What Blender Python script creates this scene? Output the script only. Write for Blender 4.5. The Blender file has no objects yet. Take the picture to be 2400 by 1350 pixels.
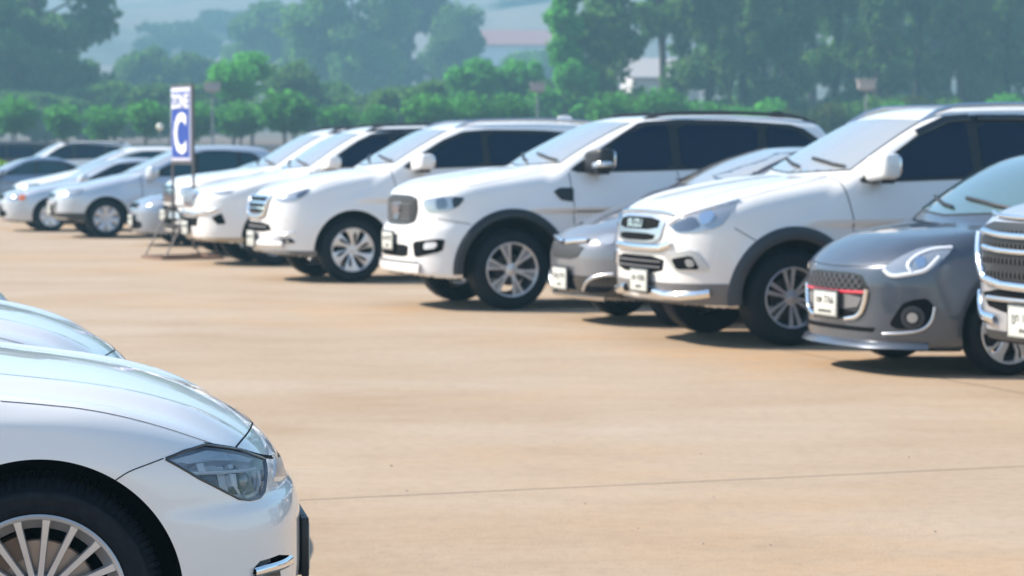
import bpy, bmesh, math, random
import numpy as np
from mathutils import Vector, Matrix

SC = bpy.context.scene
COL = SC.collection
R = math.radians

# ------------------------------------------------------------------ objects
def tag(o, label=None, cat=None, group=None, kind=None):
    if label: o['label'] = label
    if cat: o['category'] = cat
    if group: o['group'] = group
    if kind: o['kind'] = kind
    return o

def empty(name, loc=(0, 0, 0), rz=0.0, parent=None):
    o = bpy.data.objects.new(name, None)
    COL.objects.link(o)
    o.empty_display_size = 0.3
    o.location = loc
    o.rotation_euler = (0, 0, rz)
    if parent: o.parent = parent
    return o

def mesh_obj(name, verts, faces, mats, parent=None, smooth=True, angle=None, mat_idx=None, loc=None):
    me = bpy.data.meshes.new(name)
    me.from_pydata([tuple(v) for v in verts], [], [tuple(f) for f in faces])
    if not isinstance(mats, (list, tuple)): mats = [mats]
    for m in mats: me.materials.append(m)
    if mat_idx is not None:
        me.polygons.foreach_set('material_index', np.asarray(mat_idx, dtype=np.int32))
    if smooth:
        me.polygons.foreach_set('use_smooth', [True] * len(me.polygons))
        if angle is not None: me.set_sharp_from_angle(angle=R(angle))
    me.update()
    o = bpy.data.objects.new(name, me)
    COL.objects.link(o)
    if parent: o.parent = parent
    if loc is not None: o.location = loc
    return o

def bm_obj(name, bm, mats, parent=None, smooth=True, angle=None, loc=None):
    me = bpy.data.meshes.new(name)
    bm.to_mesh(me); bm.free()
    if not isinstance(mats, (list, tuple)): mats = [mats]
    for m in mats: me.materials.append(m)
    if smooth:
        me.polygons.foreach_set('use_smooth', [True] * len(me.polygons))
        if angle is not None: me.set_sharp_from_angle(angle=R(angle))
    o = bpy.data.objects.new(name, me)
    COL.objects.link(o)
    if parent: o.parent = parent
    if loc is not None: o.location = loc
    return o

def copy_tree(o, parent=None):
    c = o.copy(); COL.objects.link(c)
    if parent: c.parent = parent
    for ch in list(o.children): copy_tree(ch, c)
    return c

class MB:
    """collects boxes, tubes and raw faces into one mesh"""
    def __init__(s): s.v = []; s.f = []
    def add(s, vs, fs):
        n = len(s.v)
        s.v += [tuple(map(float, v)) for v in vs]
        s.f += [tuple(i + n for i in f) for f in fs]
        return s
    def box(s, c, d, rot=None, bev=0.0):
        cx, cy, cz = c; hx, hy, hz = d[0] / 2, d[1] / 2, d[2] / 2
        if bev > 0:
            bm = bmesh.new()
            bmesh.ops.create_cube(bm, size=1.0)
            for v in bm.verts: v.co = Vector((v.co.x * d[0], v.co.y * d[1], v.co.z * d[2]))
            bmesh.ops.bevel(bm, geom=bm.edges[:], offset=bev, segments=2, affect='EDGES', profile=0.5)
            bm.verts.index_update()
            vs = [v.co.copy() for v in bm.verts]; fs = [[v.index for v in f.verts] for f in bm.faces]
            bm.free()
        else:
            vs = [Vector((x, y, z)) for x in (-hx, hx) for y in (-hy, hy) for z in (-hz, hz)]
            fs = [(0, 1, 3, 2), (4, 6, 7, 5), (0, 4, 5, 1), (2, 3, 7, 6), (0, 2, 6, 4), (1, 5, 7, 3)]
        if rot is not None: vs = [rot @ v for v in vs]
        return s.add([(v.x + cx, v.y + cy, v.z + cz) for v in vs], fs)
    def tube(s, pts, r, n=8, cap=True):
        pts = [Vector(p) for p in pts]
        rs = r if isinstance(r, (list, tuple)) else [r] * len(pts)
        rings = []; ref = None
        for i, p in enumerate(pts):
            d = (pts[min(i + 1, len(pts) - 1)] - pts[max(i - 1, 0)]).normalized()
            if ref is None: ref = Vector((0, 0, 1)) if abs(d.z) < 0.9 else Vector((1, 0, 0))
            a = d.cross(ref).normalized(); b = d.cross(a).normalized()
            ref = -a.cross(d).normalized() if False else ref
            rings.append([p + (a * math.cos(t) + b * math.sin(t)) * rs[i] for t in [2 * math.pi * k / n for k in range(n)]])
        vs = [v for r_ in rings for v in r_]; fs = []
        for i in range(len(pts) - 1):
            for k in range(n):
                fs.append((i * n + k, i * n + (k + 1) % n, (i + 1) * n + (k + 1) % n, (i + 1) * n + k))
        if cap:
            fs.append(tuple(reversed(range(n)))); fs.append(tuple((len(pts) - 1) * n + k for k in range(n)))
        return s.add(vs, fs)
    def lathe_y(s, prof, n=48, a0=0.0, a1=2 * math.pi):
        """profile of (radius, y), turned about the y axis"""
        full = abs(a1 - a0 - 2 * math.pi) < 1e-6
        m = n if full else n + 1
        vs = [(r * math.cos(a0 + (a1 - a0) * k / n), y, r * math.sin(a0 + (a1 - a0) * k / n)) for (r, y) in prof for k in range(m)]
        fs = []
        for i in range(len(prof) - 1):
            for k in range(n):
                k2 = (k + 1) % m
                fs.append((i * m + k, i * m + k2, (i + 1) * m + k2, (i + 1) * m + k))
        return s.add(vs, fs)
    def lathe_z(s, prof, n=24):
        vs = [(r * math.cos(2 * math.pi * k / n), r * math.sin(2 * math.pi * k / n), z) for (r, z) in prof for k in range(n)]
        fs = []
        for i in range(len(prof) - 1):
            for k in range(n):
                k2 = (k + 1) % n
                fs.append((i * n + k, i * n + k2, (i + 1) * n + k2, (i + 1) * n + k))
        return s.add(vs, fs)
    def build(s, name, mats, parent=None, smooth=True, angle=35, loc=None):
        return mesh_obj(name, s.v, s.f, mats, parent, smooth, angle, loc=loc)

# ------------------------------------------------------------------ materials
def newmat(name):
    m = bpy.data.materials.new(name); m.use_nodes = True
    nt = m.node_tree
    return m, nt, nt.nodes['Principled BSDF']

def simple(name, col, rough=0.5, metal=0.0, coat=0.0, spec=0.5, ior=None):
    m, nt, b = newmat(name)
    b.inputs['Base Color'].default_value = (*col, 1)
    b.inputs['Roughness'].default_value = rough
    b.inputs['Metallic'].default_value = metal
    b.inputs['Coat Weight'].default_value = coat
    b.inputs['Coat Roughness'].default_value = 0.03
    b.inputs['Specular IOR Level'].default_value = spec
    if ior: b.inputs['IOR'].default_value = ior
    return m

def noise_node(nt, scale, detail=3, rough=0.5, coord='Object', stretch=None):
    tc = nt.nodes.new('ShaderNodeTexCoord')
    n = nt.nodes.new('ShaderNodeTexNoise')
    n.inputs['Scale'].default_value = scale
    n.inputs['Detail'].default_value = detail
    n.inputs['Roughness'].default_value = rough
    if stretch:
        mp = nt.nodes.new('ShaderNodeMapping')
        mp.inputs['Scale'].default_value = stretch
        nt.links.new(tc.outputs[coord], mp.inputs[0]); nt.links.new(mp.outputs[0], n.inputs['Vector'])
    else:
        nt.links.new(tc.outputs[coord], n.inputs['Vector'])
    return n

def ramp(nt, src, stops):
    r = nt.nodes.new('ShaderNodeValToRGB')
    e = r.color_ramp.elements
    while len(e) < len(stops): e.new(0.5)
    for i, (p, c) in enumerate(stops):
        e[i].position = p; e[i].color = (*c, 1) if len(c) == 3 else c
    nt.links.new(src, r.inputs[0])
    return r

def paint(name, col, metal=0.0, rough=0.35, dust=0.06, flake=0.0):
    """car paint: coloured base under clear coat, faint road dust low on the body"""
    m, nt, b = newmat(name)
    n = noise_node(nt, 3.0, 5, 0.6)
    d = (0.42, 0.36, 0.28)
    lo = tuple(c * (1 - dust) + q * dust for c, q in zip(col, d))
    r = ramp(nt, n.outputs['Fac'], [(0.35, col), (0.8, lo)])
    nt.links.new(r.outputs[0], b.inputs['Base Color'])
    b.inputs['Metallic'].default_value = metal
    b.inputs['Roughness'].default_value = rough
    b.inputs['Coat Weight'].default_value = 1.0
    b.inputs['Coat Roughness'].default_value = 0.025
    return m

M = {}
def build_materials():
    M['white'] = paint('white_paint', (0.83, 0.815, 0.80), 0, 0.4, 0.05)
    M['near_white'] = paint('near_white_paint', (0.765, 0.745, 0.735), 0, 0.38, 0.04)
    M['pearl'] = paint('pearl_white_paint', (0.81, 0.785, 0.755), 0, 0.38, 0.08)
    M['white2'] = paint('cool_white_paint', (0.83, 0.815, 0.80), 0, 0.4, 0.08)
    M['silver'] = paint('silver_paint', (0.52, 0.55, 0.60), 0.6, 0.35, 0.08)
    M['silverw'] = paint('pale_silver_paint', (0.56, 0.60, 0.66), 0.45, 0.36, 0.06)
    M['grey'] = paint('dark_grey_metallic_paint', (0.065, 0.080, 0.105), 0.5, 0.33, 0.08)
    M['midgrey'] = paint('mid_grey_metallic_paint', (0.20, 0.205, 0.225), 0.5, 0.36, 0.08)
    M['blue'] = paint('slate_blue_paint', (0.19, 0.26, 0.37), 0.4, 0.35, 0.06)
    M['brown'] = paint('brown_paint', (0.12, 0.075, 0.06), 0.2, 0.4, 0.05)
    M['black'] = simple('black_plastic', (0.012, 0.013, 0.015), 0.45)
    M['void'] = simple('grille_void', (0.004, 0.004, 0.005), 0.8, spec=0.1)
    M['gloss_black'] = simple('gloss_black', (0.008, 0.009, 0.011), 0.12, coat=0.6)
    M['well'] = simple('wheel_well_lining', (0.006, 0.006, 0.007), 0.9, spec=0.1)
    M['cladding'] = simple('charcoal_cladding', (0.035, 0.037, 0.042), 0.5)
    M['cladding_grey'] = simple('grey_cladding', (0.16, 0.155, 0.155), 0.45)
    M['chrome'] = simple('chrome', (0.83, 0.84, 0.86), 0.09, 1.0)
    M['satin'] = simple('satin_silver', (0.66, 0.67, 0.69), 0.28, 1.0)
    M['alloy'] = simple('alloy_silver', (0.60, 0.60, 0.62), 0.36, 0.6)
    M['alloy_dark'] = simple('alloy_gunmetal', (0.42, 0.43, 0.46), 0.36, 0.6)
    M['alloy_bright'] = simple('alloy_machined', (0.76, 0.75, 0.74), 0.36, 0.6)
    M['glass'] = simple('tinted_glass', (0.0004, 0.011, 0.034), 0.04, spec=0.35)
    M['glass_blue'] = simple('blue_tinted_glass', (0.010, 0.045, 0.065), 0.04, spec=0.6)
    M['screen'] = simple('windscreen_sky_reflection', (0.33, 0.34, 0.34), 0.10, coat=1.0)  # pale grey base paints in the sky and haze reflected by the glass
    M['screen_teal'] = simple('teal_windscreen', (0.085, 0.15, 0.165), 0.06, coat=1.0, spec=0.8)
    M['lens'] = simple('lamp_lens_clear', (0.40, 0.43, 0.46), 0.08, 0.55, coat=1.0)
    M['lamp_tray'] = simple('lamp_tray_silver', (0.82, 0.85, 0.90), 0.35, 0.1, coat=0.8)
    M['lamp_cup'] = simple('lamp_cup_silver', (0.80, 0.82, 0.85), 0.28, 0.65)
    M['lens_dark'] = simple('lamp_lens_smoked', (0.12, 0.15, 0.19), 0.12, 0.6, coat=1.0)
    M['lamp_floor'] = simple('lamp_housing_blue_grey', (0.80, 0.85, 0.92), 0.3, 0.2)
    M['lamp_white'] = simple('lamp_light_guide', (0.80, 0.82, 0.85), 0.2, 0.1, coat=1.0)
    M['reflector'] = simple('lamp_reflector', (0.75, 0.77, 0.80), 0.10, 1.0)
    M['amber'] = simple('amber_lens', (0.75, 0.16, 0.02), 0.2, coat=1.0)
    M['plate'] = simple('plate_white', (0.58, 0.59, 0.54), 0.45)
    M['plate_ink'] = simple('plate_black_ink', (0.03, 0.03, 0.03), 0.5)
    M['red'] = simple('red_trim', (0.55, 0.03, 0.05), 0.3, coat=0.5)
    M['taillight'] = simple('taillight_red', (0.35, 0.01, 0.015), 0.15, coat=1.0)
    M['gap'] = simple('panel_gap_shadow_line', (0.012, 0.013, 0.016), 0.8, spec=0.1)
    M['tan'] = simple('tan_skid_plate', (0.45, 0.36, 0.25), 0.5)
    M['disc'] = simple('brake_disc_steel', (0.36, 0.30, 0.27), 0.38, 0.85)
    M['mesh_light'] = simple('grille_mesh_light', (0.22, 0.22, 0.24), 0.35, 0.7)
    M['disc_dark'] = simple('brake_disc_dark', (0.06, 0.055, 0.055), 0.5, 0.6)
    M['mesh'] = simple('grille_mesh', (0.035, 0.034, 0.034), 0.5, 0.2)
    m, nt, b = newmat('tyre_rubber')
    n = noise_node(nt, 30.0, 4, 0.6)
    r = ramp(nt, n.outputs['Fac'], [(0.3, (0.004, 0.006, 0.010)), (0.75, (0.011, 0.015, 0.022))])
    nt.links.new(r.outputs[0], b.inputs['Base Color']); b.inputs['Roughness'].default_value = 0.62
    b.inputs['Specular IOR Level'].default_value = 0.18
    M['rubber'] = m
    # clear lamp cover
    m = bpy.data.materials.new('clear_lamp_cover'); m.use_nodes = True
    nt = m.node_tree; nt.nodes.clear()
    out = nt.nodes.new('ShaderNodeOutputMaterial')
    tr = nt.nodes.new('ShaderNodeBsdfTransparent'); tr.inputs[0].default_value = (0.98, 0.985, 0.99, 1)
    gl = nt.nodes.new('ShaderNodeBsdfGlossy'); gl.inputs['Roughness'].default_value = 0.02
    fr = nt.nodes.new('ShaderNodeFresnel'); fr.inputs[0].default_value = 1.6
    mx = nt.nodes.new('ShaderNodeMixShader')
    nt.links.new(fr.outputs[0], mx.inputs[0]); nt.links.new(tr.outputs[0], mx.inputs[1]); nt.links.new(gl.outputs[0], mx.inputs[2])
    nt.links.new(mx.outputs[0], out.inputs[0])
    M['cover'] = m

# ------------------------------------------------------------------ curves
def pchip_exact(pts):
    pts = sorted(pts)
    X = np.array([p[0] for p in pts], float); Y = np.array([p[1] for p in pts], float)
    if len(X) == 1: return lambda x: np.zeros_like(x) + Y[0]
    h = np.diff(X); d = np.diff(Y) / h
    m = np.zeros_like(X); m[0] = d[0]; m[-1] = d[-1]
    for i in range(1, len(X) - 1):
        if d[i - 1] * d[i] <= 0: m[i] = 0
        else:
            w1 = 2 * h[i] + h[i - 1]; w2 = h[i] + 2 * h[i - 1]
            m[i] = (w1 + w2) / (w1 / d[i - 1] + w2 / d[i])
    def f(x):
        x = np.asarray(x, float)
        i = np.clip(np.searchsorted(X, x) - 1, 0, len(X) - 2)
        t = (x - X[i]) / h[i]
        tc = np.clip(t, 0, 1)
        y = ((1 + 2 * tc) * (1 - tc) ** 2) * Y[i] + tc * (1 - tc) ** 2 * h[i] * m[i] + tc ** 2 * (3 - 2 * tc) * Y[i + 1] + tc ** 2 * (tc - 1) * h[i] * m[i + 1]
        y = y + np.where(t < 0, t * h[i] * m[0], 0) + np.where(t > 1, (t - 1) * h[i] * m[-1], 0)
        return y
    return f

def pchip(pts):
    """the curve, tabulated for speed"""
    f = pchip_exact(pts)
    a = min(p[0] for p in pts) - 3.0; b = max(p[0] for p in pts) + 3.0
    T = np.linspace(a, b, 6001); Y = f(T); k = 6000 / (b - a)
    D = np.append(np.diff(Y), 0.0)
    def g(x):
        t = (np.asarray(x, float) - a) * k
        t = np.clip(t, 0, 5999.999); i = t.astype(np.int32)
        return Y[i] + (t - i) * D[i]
    return g

def smax(a, b, k):
    h = np.maximum(k - np.abs(a - b), 0) / k
    return np.maximum(a, b) + h * h * k * 0.25
def smin(a, b, k): return -smax(-a, -b, k)
def sstep(e0, e1, x):
    t = np.clip((x - e0) / (e1 - e0), 0, 1); return t * t * (3 - 2 * t)

# ------------------------------------------------------------------ car body as a level set
class Body:
    def __init__(s, c):
        s.c = c
        g = lambda k, d: c.get(k, d)
        s.W = c['W']; s.wb = c['wb']; s.rw = c['rw']; s.ra = c['ra']
        s.top = pchip(c['deck']); s.half = pchip(c['half']); s.sec = pchip(c['sec'])
        s.nose = pchip(c['nose']); s.tail = pchip(c['tail']); s.bot = pchip(c['bot'])
        s.ws = pchip(c['ws']); s.roof = pchip(c['roof']); s.rear = pchip(c['rear'])
        s.cab = pchip(c['cab'])
        s.crown = g('crown', 0.05); s.nc = g('nc', 0.16); s.npow = g('npow', 2.6)
        s.kc = g('kc', 0.30); s.kt = g('kt', 0.12); s.kn = g('kn', 0.10); s.kb = g('kb', 0.06)
        s.tumble = g('tumble', 0.30); s.zbelt = g('zbelt', 1.1); s.wc = g('wc', 0.22)
        s.rc = g('rc', 0.05); s.kr = g('kr', 0.14); s.kw = g('kw', 0.08); s.kj = g('kj', 0.04)
        s.flare = g('flare', 0.02); s.fl_w = g('fl_w', 0.13)
        s.extra_top = g('extra_top', None); s.extra_side = g('extra_side', None); s.extra_nose = g('extra_nose', None)
        s.wheels = [0.0, -s.wb]
        s.cabz0 = g('cabz0', 0.8)
        s.welld = g('welld', 0.42)
        s.tailc = g('tailc', 0.12)
    def F(s, p):
        x = p[..., 0]; y = np.abs(p[..., 1]); z = p[..., 2]
        q = y / s.W; q2 = q * q
        zt = s.top(x) - s.crown * q2
        if s.extra_top: zt = zt + s.extra_top(x, y)
        w = s.half(x) - s.sec(z)
        for xw in s.wheels:
            r = np.hypot(x - xw, z - s.rw)
            w = w + s.flare * np.where(r < s.ra, 1.0, np.exp(-((r - s.ra) / s.fl_w) ** 2))
        if s.extra_side: w = w + s.extra_side(x, z)
        xn = s.nose(z) - s.nc * np.abs(q) ** s.npow
        if s.extra_nose: xn = xn + s.extra_nose(y, z)
        xt = s.tail(z) + s.tailc * np.abs(q) ** 2.6
        fy = y - w; fz = z - zt; fx = x - xn; fr = xt - x; fb = s.bot(x) - z
        f = smax(fx, fy, s.kc)
        f = smax(f, smax(fr, fy, 0.25), 0.05)
        f = smax(f, fz, s.kt)
        f = smax(f, fb, s.kb)
        # cabin
        cw = s.cab(x) - s.tumble * (z - s.zbelt)
        gs = (y - cw) * 0.96
        gr = z - (s.roof(x) - s.rc * q2)
        gw = (x - (s.ws(z) - s.wc * q2)) * 0.6
        gb = ((s.rear(z) + 0.10 * q2) - x) * 0.8
        g = smax(gs, gr, s.kr)
        g = smax(g, gw, s.kw)
        g = smax(g, gb, 0.10)
        g = smax(g, s.cabz0 - z, 0.05)
        return smin(f, g, s.kj)
    def arch(s, p):
        x = p[..., 0]; z = p[..., 2]
        return np.minimum(np.hypot(x, z - s.rw), np.hypot(x + s.wb, z - s.rw)) - s.ra
    def FT(s, p):
        a = np.maximum(s.arch(p), s.welld - np.abs(p[..., 1]))
        return np.maximum(s.F(p), -a)

def grad(F, p, e=1e-3):
    g = np.empty_like(p)
    for i in range(3):
        d = np.zeros(3); d[i] = e
        g[:, i] = (F(p + d) - F(p - d)) / (2 * e)
    return g

def newton(F, p, n=4, lim=0.02):
    for _ in range(n):
        f = F(p); g = grad(F, p)
        st = f[:, None] * g / np.maximum((g * g).sum(1), 0.05)[:, None]
        L = np.linalg.norm(st, axis=1, keepdims=True)
        p = p - st * np.minimum(1, lim / np.maximum(L, 1e-9))
    return p

def surface_nets(F, xs, ys, zs):
    X, Y, Z = np.meshgrid(xs, ys, zs, indexing='ij')
    P = np.stack([X, Y, Z], -1)
    V = np.empty(X.shape)
    for i in range(0, len(xs), 16): V[i:i + 16] = F(P[i:i + 16])
    S = V < 0
    nx, ny, nz = len(xs) - 1, len(ys) - 1, len(zs) - 1
    cnt = np.zeros((nx, ny, nz), int)
    for a in (0, 1):
        for b in (0, 1):
            for c in (0, 1):
                cnt += S[a:a + nx, b:b + ny, c:c + nz]
    act = (cnt > 0) & (cnt < 8)
    idx = np.full(act.shape, -1, int); I = np.argwhere(act); idx[act] = np.arange(len(I))
    acc = np.zeros((len(I), 3)); num = np.zeros(len(I))
    corners = [(a, b, c) for a in (0, 1) for b in (0, 1) for c in (0, 1)]
    for a in corners:
        for ax in range(3):
            if a[ax] == 1: continue
            b = list(a); b[ax] = 1; b = tuple(b)
            ia = tuple((I + a).T); ib = tuple((I + b).T)
            va, vb = V[ia], V[ib]
            m = (va < 0) != (vb < 0)
            t = np.where(m, va / np.where(m, va - vb, 1), 0)[:, None]
            pt = P[ia] * (1 - t) + P[ib] * t
            acc += np.where(m[:, None], pt, 0); num += m
    verts = acc / num[:, None]
    faces = []
    def quads(m, offs, ax):
        J = np.argwhere(m)
        fl = S[tuple(J.T)]
        return J, fl
    # x edges
    for ax in range(3):
        sl0 = [slice(None)] * 3; sl1 = [slice(None)] * 3
        sl0[ax] = slice(0, -1); sl1[ax] = slice(1, None)
        o1, o2 = [(1, 2), (2, 0), (0, 1)][ax]
        for o in (o1, o2): sl0[o] = slice(1, -1); sl1[o] = slice(1, -1)
        a = S[tuple(sl0)]; b = S[tuple(sl1)]
        m = a != b
        J = np.argwhere(m)
        fl = a[m]
        base = J.copy()
        base[:, o1] += 1; base[:, o2] += 1
        def cell(d1, d2):
            c = base.copy(); c[:, o1] += d1; c[:, o2] += d2
            return idx[tuple(c.T)]
        q = np.stack([cell(-1, -1), cell(0, -1), cell(0, 0), cell(-1, 0)], 1)
        q[~fl] = q[~fl][:, ::-1]
        faces.append(q)
    return verts, np.concatenate(faces)

def axis_pts(segs):
    """segs: [(start, step), ..., (end, None)]"""
    out = []
    for (a, st), (b, _) in zip(segs[:-1], segs[1:]):
        n = max(1, int(round((b - a) / st)))
        out += [a + (b - a) * i / n for i in range(n)]
    out.append(segs[-1][0])
    return np.array(out)

def body_mesh(B, name, parent, mats, segs, ys_h, z_h, lower=None, well_mat=1):
    """mats: [paint, well, cladding]; lower(p)->bool for cladding faces"""
    c = B.c
    L = max(c['nose'], key=lambda q: q[1])[1] + 0.05
    T = min(c['tail'], key=lambda q: q[1])[1] - 0.05
    H = max(q[1] for q in c['roof']) + 0.05
    xs = axis_pts(segs) if segs else np.arange(T, L + ys_h, ys_h)
    W = B.W + 0.06
    ny = int(2 * W / ys_h) | 1
    ys = np.linspace(-W, W, ny + 1)
    zs = np.arange(0.08, H + z_h, z_h)
    v, f = surface_nets(B.FT, xs, ys, zs)
    h = ys_h
    fa = B.arch(v); fb = B.F(v)
    crease = (np.abs(fa) < 1.1 * h) & (np.abs(fb) < 1.1 * h) & (np.abs(v[:, 1]) > B.welld)
    on_body = (~crease) & (fb > fa * -1 - 1e-9) & True
    w1 = newton(B.FT, v.copy(), 4, h * 0.6)
    # crease vertices sit on both surfaces
    p = v[crease].copy()
    for _ in range(6):
        for Fn in (B.arch, B.F):
            fv = Fn(p); g = grad(Fn, p)
            st = fv[:, None] * g / np.maximum((g * g).sum(1), 0.05)[:, None]
            Ls = np.linalg.norm(st, axis=1, keepdims=True)
            p = p - st * np.minimum(1, 0.5 * h / np.maximum(Ls, 1e-9))
    w1[crease] = p
    v = w1
    cen = v[f].mean(1)
    inwell = (B.F(cen) < -0.006)
    mi = np.zeros(len(f), int)
    if lower is not None: mi[lower(cen)] = 2
    nrm = grad(B.F, v)
    nrm /= np.maximum(np.linalg.norm(nrm, axis=1, keepdims=True), 1e-9)
    ff = grad(B.F, cen)
    under = (ff[:, 2] / np.maximum(np.linalg.norm(ff, axis=1), 1e-9) < -0.8)
    mi[under] = well_mat; mi[inwell] = well_mat
    o = mesh_obj(name, v, f, mats, parent, True, None, mi)
    # true surface normals on the painted skin
    deepv = B.F(v) < -0.006
    gT = grad(B.FT, v); gT /= np.maximum(np.linalg.norm(gT, axis=1, keepdims=True), 1e-9)
    nrm[deepv] = gT[deepv]
    o.data.normals_split_custom_set_from_vertices([tuple(n) for n in nrm])
    return o

# ------------------------------------------------------------------ surface patches
def basis(az, el):
    a, e = R(az), R(el)
    n = np.array([math.cos(a) * math.cos(e), math.sin(a) * math.cos(e), math.sin(e)])
    u = np.array([-math.sin(a), math.cos(a), 0.0])
    return n, u, np.cross(n, u)

def project(F, UV, az, el, off):
    """drop 2-D points along -n on the body; off = height above the skin"""
    n, u, v = basis(az, el)
    UV = np.asarray(UV, float)
    base = UV[:, 0:1] * u + UV[:, 1:2] * v
    ts = np.linspace(5.2, -5.2, 209)
    hit = np.full(len(UV), np.nan)
    for k in range(0, len(UV), 400):
        blk = base[k:k + 400]
        f = F(blk[:, None, :] + ts[None, :, None] * n)
        m = (f[:, :-1] > 0) & (f[:, 1:] <= 0)
        h = m.any(1)
        hit[k:k + 400][h] = ts[m.argmax(1) + 1][h]
    bad = np.isnan(hit)
    if bad.any():
        good = ~bad
        if good.any():
            for k in np.where(bad)[0]:
                j = np.argmin(((UV[good] - UV[k]) ** 2).sum(1))
                hit[k] = hit[np.where(good)[0][j]]
        else: hit[:] = 0
    lo = hit.copy(); hi = hit + (ts[0] - ts[1])
    for _ in range(14):
        mid = (lo + hi) / 2
        s = F(base + mid[:, None] * n) <= 0
        lo = np.where(s, mid, lo); hi = np.where(s, hi, mid)
    p = base + lo[:, None] * n
    g = grad(F, p); g /= np.maximum(np.linalg.norm(g, axis=1, keepdims=True), 1e-9)
    offv = off(UV) if callable(off) else off
    return p + g * (offv[:, None] if isinstance(offv, np.ndarray) else offv), g

def chaikin(pts, n=2, r=0.2):
    P = [np.array(p, float) for p in pts]
    for _ in range(n):
        Q = []
        for i in range(len(P)):
            a, b = P[i], P[(i + 1) % len(P)]
            Q += [a + (b - a) * r, a + (b - a) * (1 - r)]
        P = Q
    return [tuple(p) for p in P]

def poly_grid(pts, cell):
    bm = bmesh.new()
    vs = [bm.verts.new((p[0], p[1], 0)) for p in pts]
    bm.faces.new(vs)
    xs = [p[0] for p in pts]; ys = [p[1] for p in pts]
    for ax, (a, b) in ((0, (min(xs), max(xs))), (1, (min(ys), max(ys)))):
        n = int((b - a) / cell)
        for k in range(1, n + 1):
            c = a + (b - a) * k / (n + 1)
            co = (c, 0, 0) if ax == 0 else (0, c, 0)
            no = (1, 0, 0) if ax == 0 else (0, 1, 0)
            bmesh.ops.bisect_plane(bm, geom=bm.verts[:] + bm.edges[:] + bm.faces[:], plane_co=co, plane_no=no)
    bmesh.ops.triangulate(bm, faces=[f for f in bm.faces if len(f.verts) > 4])
    return bm

def patch(B, name, pts, az, el, mat, parent, off=0.004, cell=0.06, thick=0.006, rnd=0, rr=0.2, mirror=False, F=None, flat=False):
    """polygon in the plane facing (az, el), laid on the body as a raised panel with a rim"""
    F = F or B.F
    if rnd: pts = chaikin(pts, rnd, rr)
    bm = poly_grid(pts, cell)
    bm.verts.ensure_lookup_table()
    UV = np.array([(v.co.x, v.co.y) for v in bm.verts])
    P, G = project(F, UV, az, el, off)
    n, u, v3 = basis(az, el)
    for v, p in zip(bm.verts, P): v.co = p
    bm.normal_update()
    s = sum(f.normal.dot(Vector(n)) * f.calc_area() for f in bm.faces)
    if s < 0: bmesh.ops.reverse_faces(bm, faces=bm.faces[:])
    if thick:
        bm.verts.index_update()
        idx = {v: G[i] for i, v in enumerate(bm.verts)}
        be = [e for e in bm.edges if e.is_boundary]
        new = {}
        for e in be:
            for v in e.verts:
                if v not in new:
                    new[v] = bm.verts.new(v.co - Vector(idx[v]) * (thick))
        for e in be:
            a, b = e.verts
            l = e.link_loops[0] if e.link_loops else None
            if l and l.vert == a: q = (b, a, new[a], new[b])
            else: q = (a, b, new[b], new[a])
            try: bm.faces.new(q)
            except ValueError: pass
    if mirror:
        for v in bm.verts: v.co.y = -v.co.y
        bmesh.ops.reverse_faces(bm, faces=bm.faces[:])
    return bm_obj(name, bm, mat, parent, True, 50)

def patch2(B, name, pts, az, el, mat, parent, **k):
    """same on both sides of the car"""
    a = patch(B, name, pts, az, el, mat, parent, **k)
    b = patch(B, name, pts, az, el, mat, parent, mirror=True, **k)
    return a, b

def ribbon(B, name, line, az, el, width, mat, parent, off=0.0015, mirror=False, step=0.03, both=False, bulge=0.0, closed=False, F=None, smooth=False):
    """narrow strip following a polyline drawn in the plane facing (az, el)"""
    F = F or B.F
    L = [np.array(p, float) for p in line]
    if smooth and len(L) > 2 and not closed:
        for _ in range(3):
            Q = [L[0]]
            for a, b in zip(L[:-1], L[1:]): Q += [a * 0.75 + b * 0.25, a * 0.25 + b * 0.75]
            L = Q + [L[-1]]
    if closed: L = L + [L[0]]
    pts = []
    for a, b in zip(L[:-1], L[1:]):
        n = max(1, int(np.linalg.norm(b - a) / step))
        pts += [a + (b - a) * i / n for i in range(n)]
    pts.append(L[-1])
    pts = np.array(pts)
    P, G = project(F, pts, az, el, 0.0)
    T = np.gradient(P, axis=0)
    if closed: T[0] = T[-1] = (P[1] - P[-2])
    T /= np.maximum(np.linalg.norm(T, axis=1, keepdims=True), 1e-9)
    S = np.cross(T, G); S /= np.maximum(np.linalg.norm(S, axis=1, keepdims=True), 1e-9)
    if bulge:
        prof = [(-1, 0.0), (-0.75, 0.75), (-0.3, 1.0), (0.3, 1.0), (0.75, 0.75), (1, 0.0)]
    else:
        prof = [(-1, 0.0), (1, 0.0)]
    vs = []
    for s_, h_ in prof: vs.append(P + S * (width / 2 * s_) + G * (off + bulge * h_))
    n = len(P); V = np.concatenate(vs); f = []
    for k in range(len(prof) - 1):
        for i in range(n - 1): f.append((k * n + i, (k + 1) * n + i, (k + 1) * n + i + 1, k * n + i + 1))
    V0 = V; f0 = f
    if both:
        V2 = V.copy(); V2[:, 1] *= -1
        mesh_obj(name, V2, [tuple(reversed(q)) for q in f0], mat, parent, True, 60 if bulge else None)
        V, f = V0, f0
    elif mirror:
        V = V.copy(); V[:, 1] *= -1; f = [tuple(reversed(q)) for q in f]
    return mesh_obj(name, V, f, mat, parent, True, 60 if bulge else None)

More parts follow.
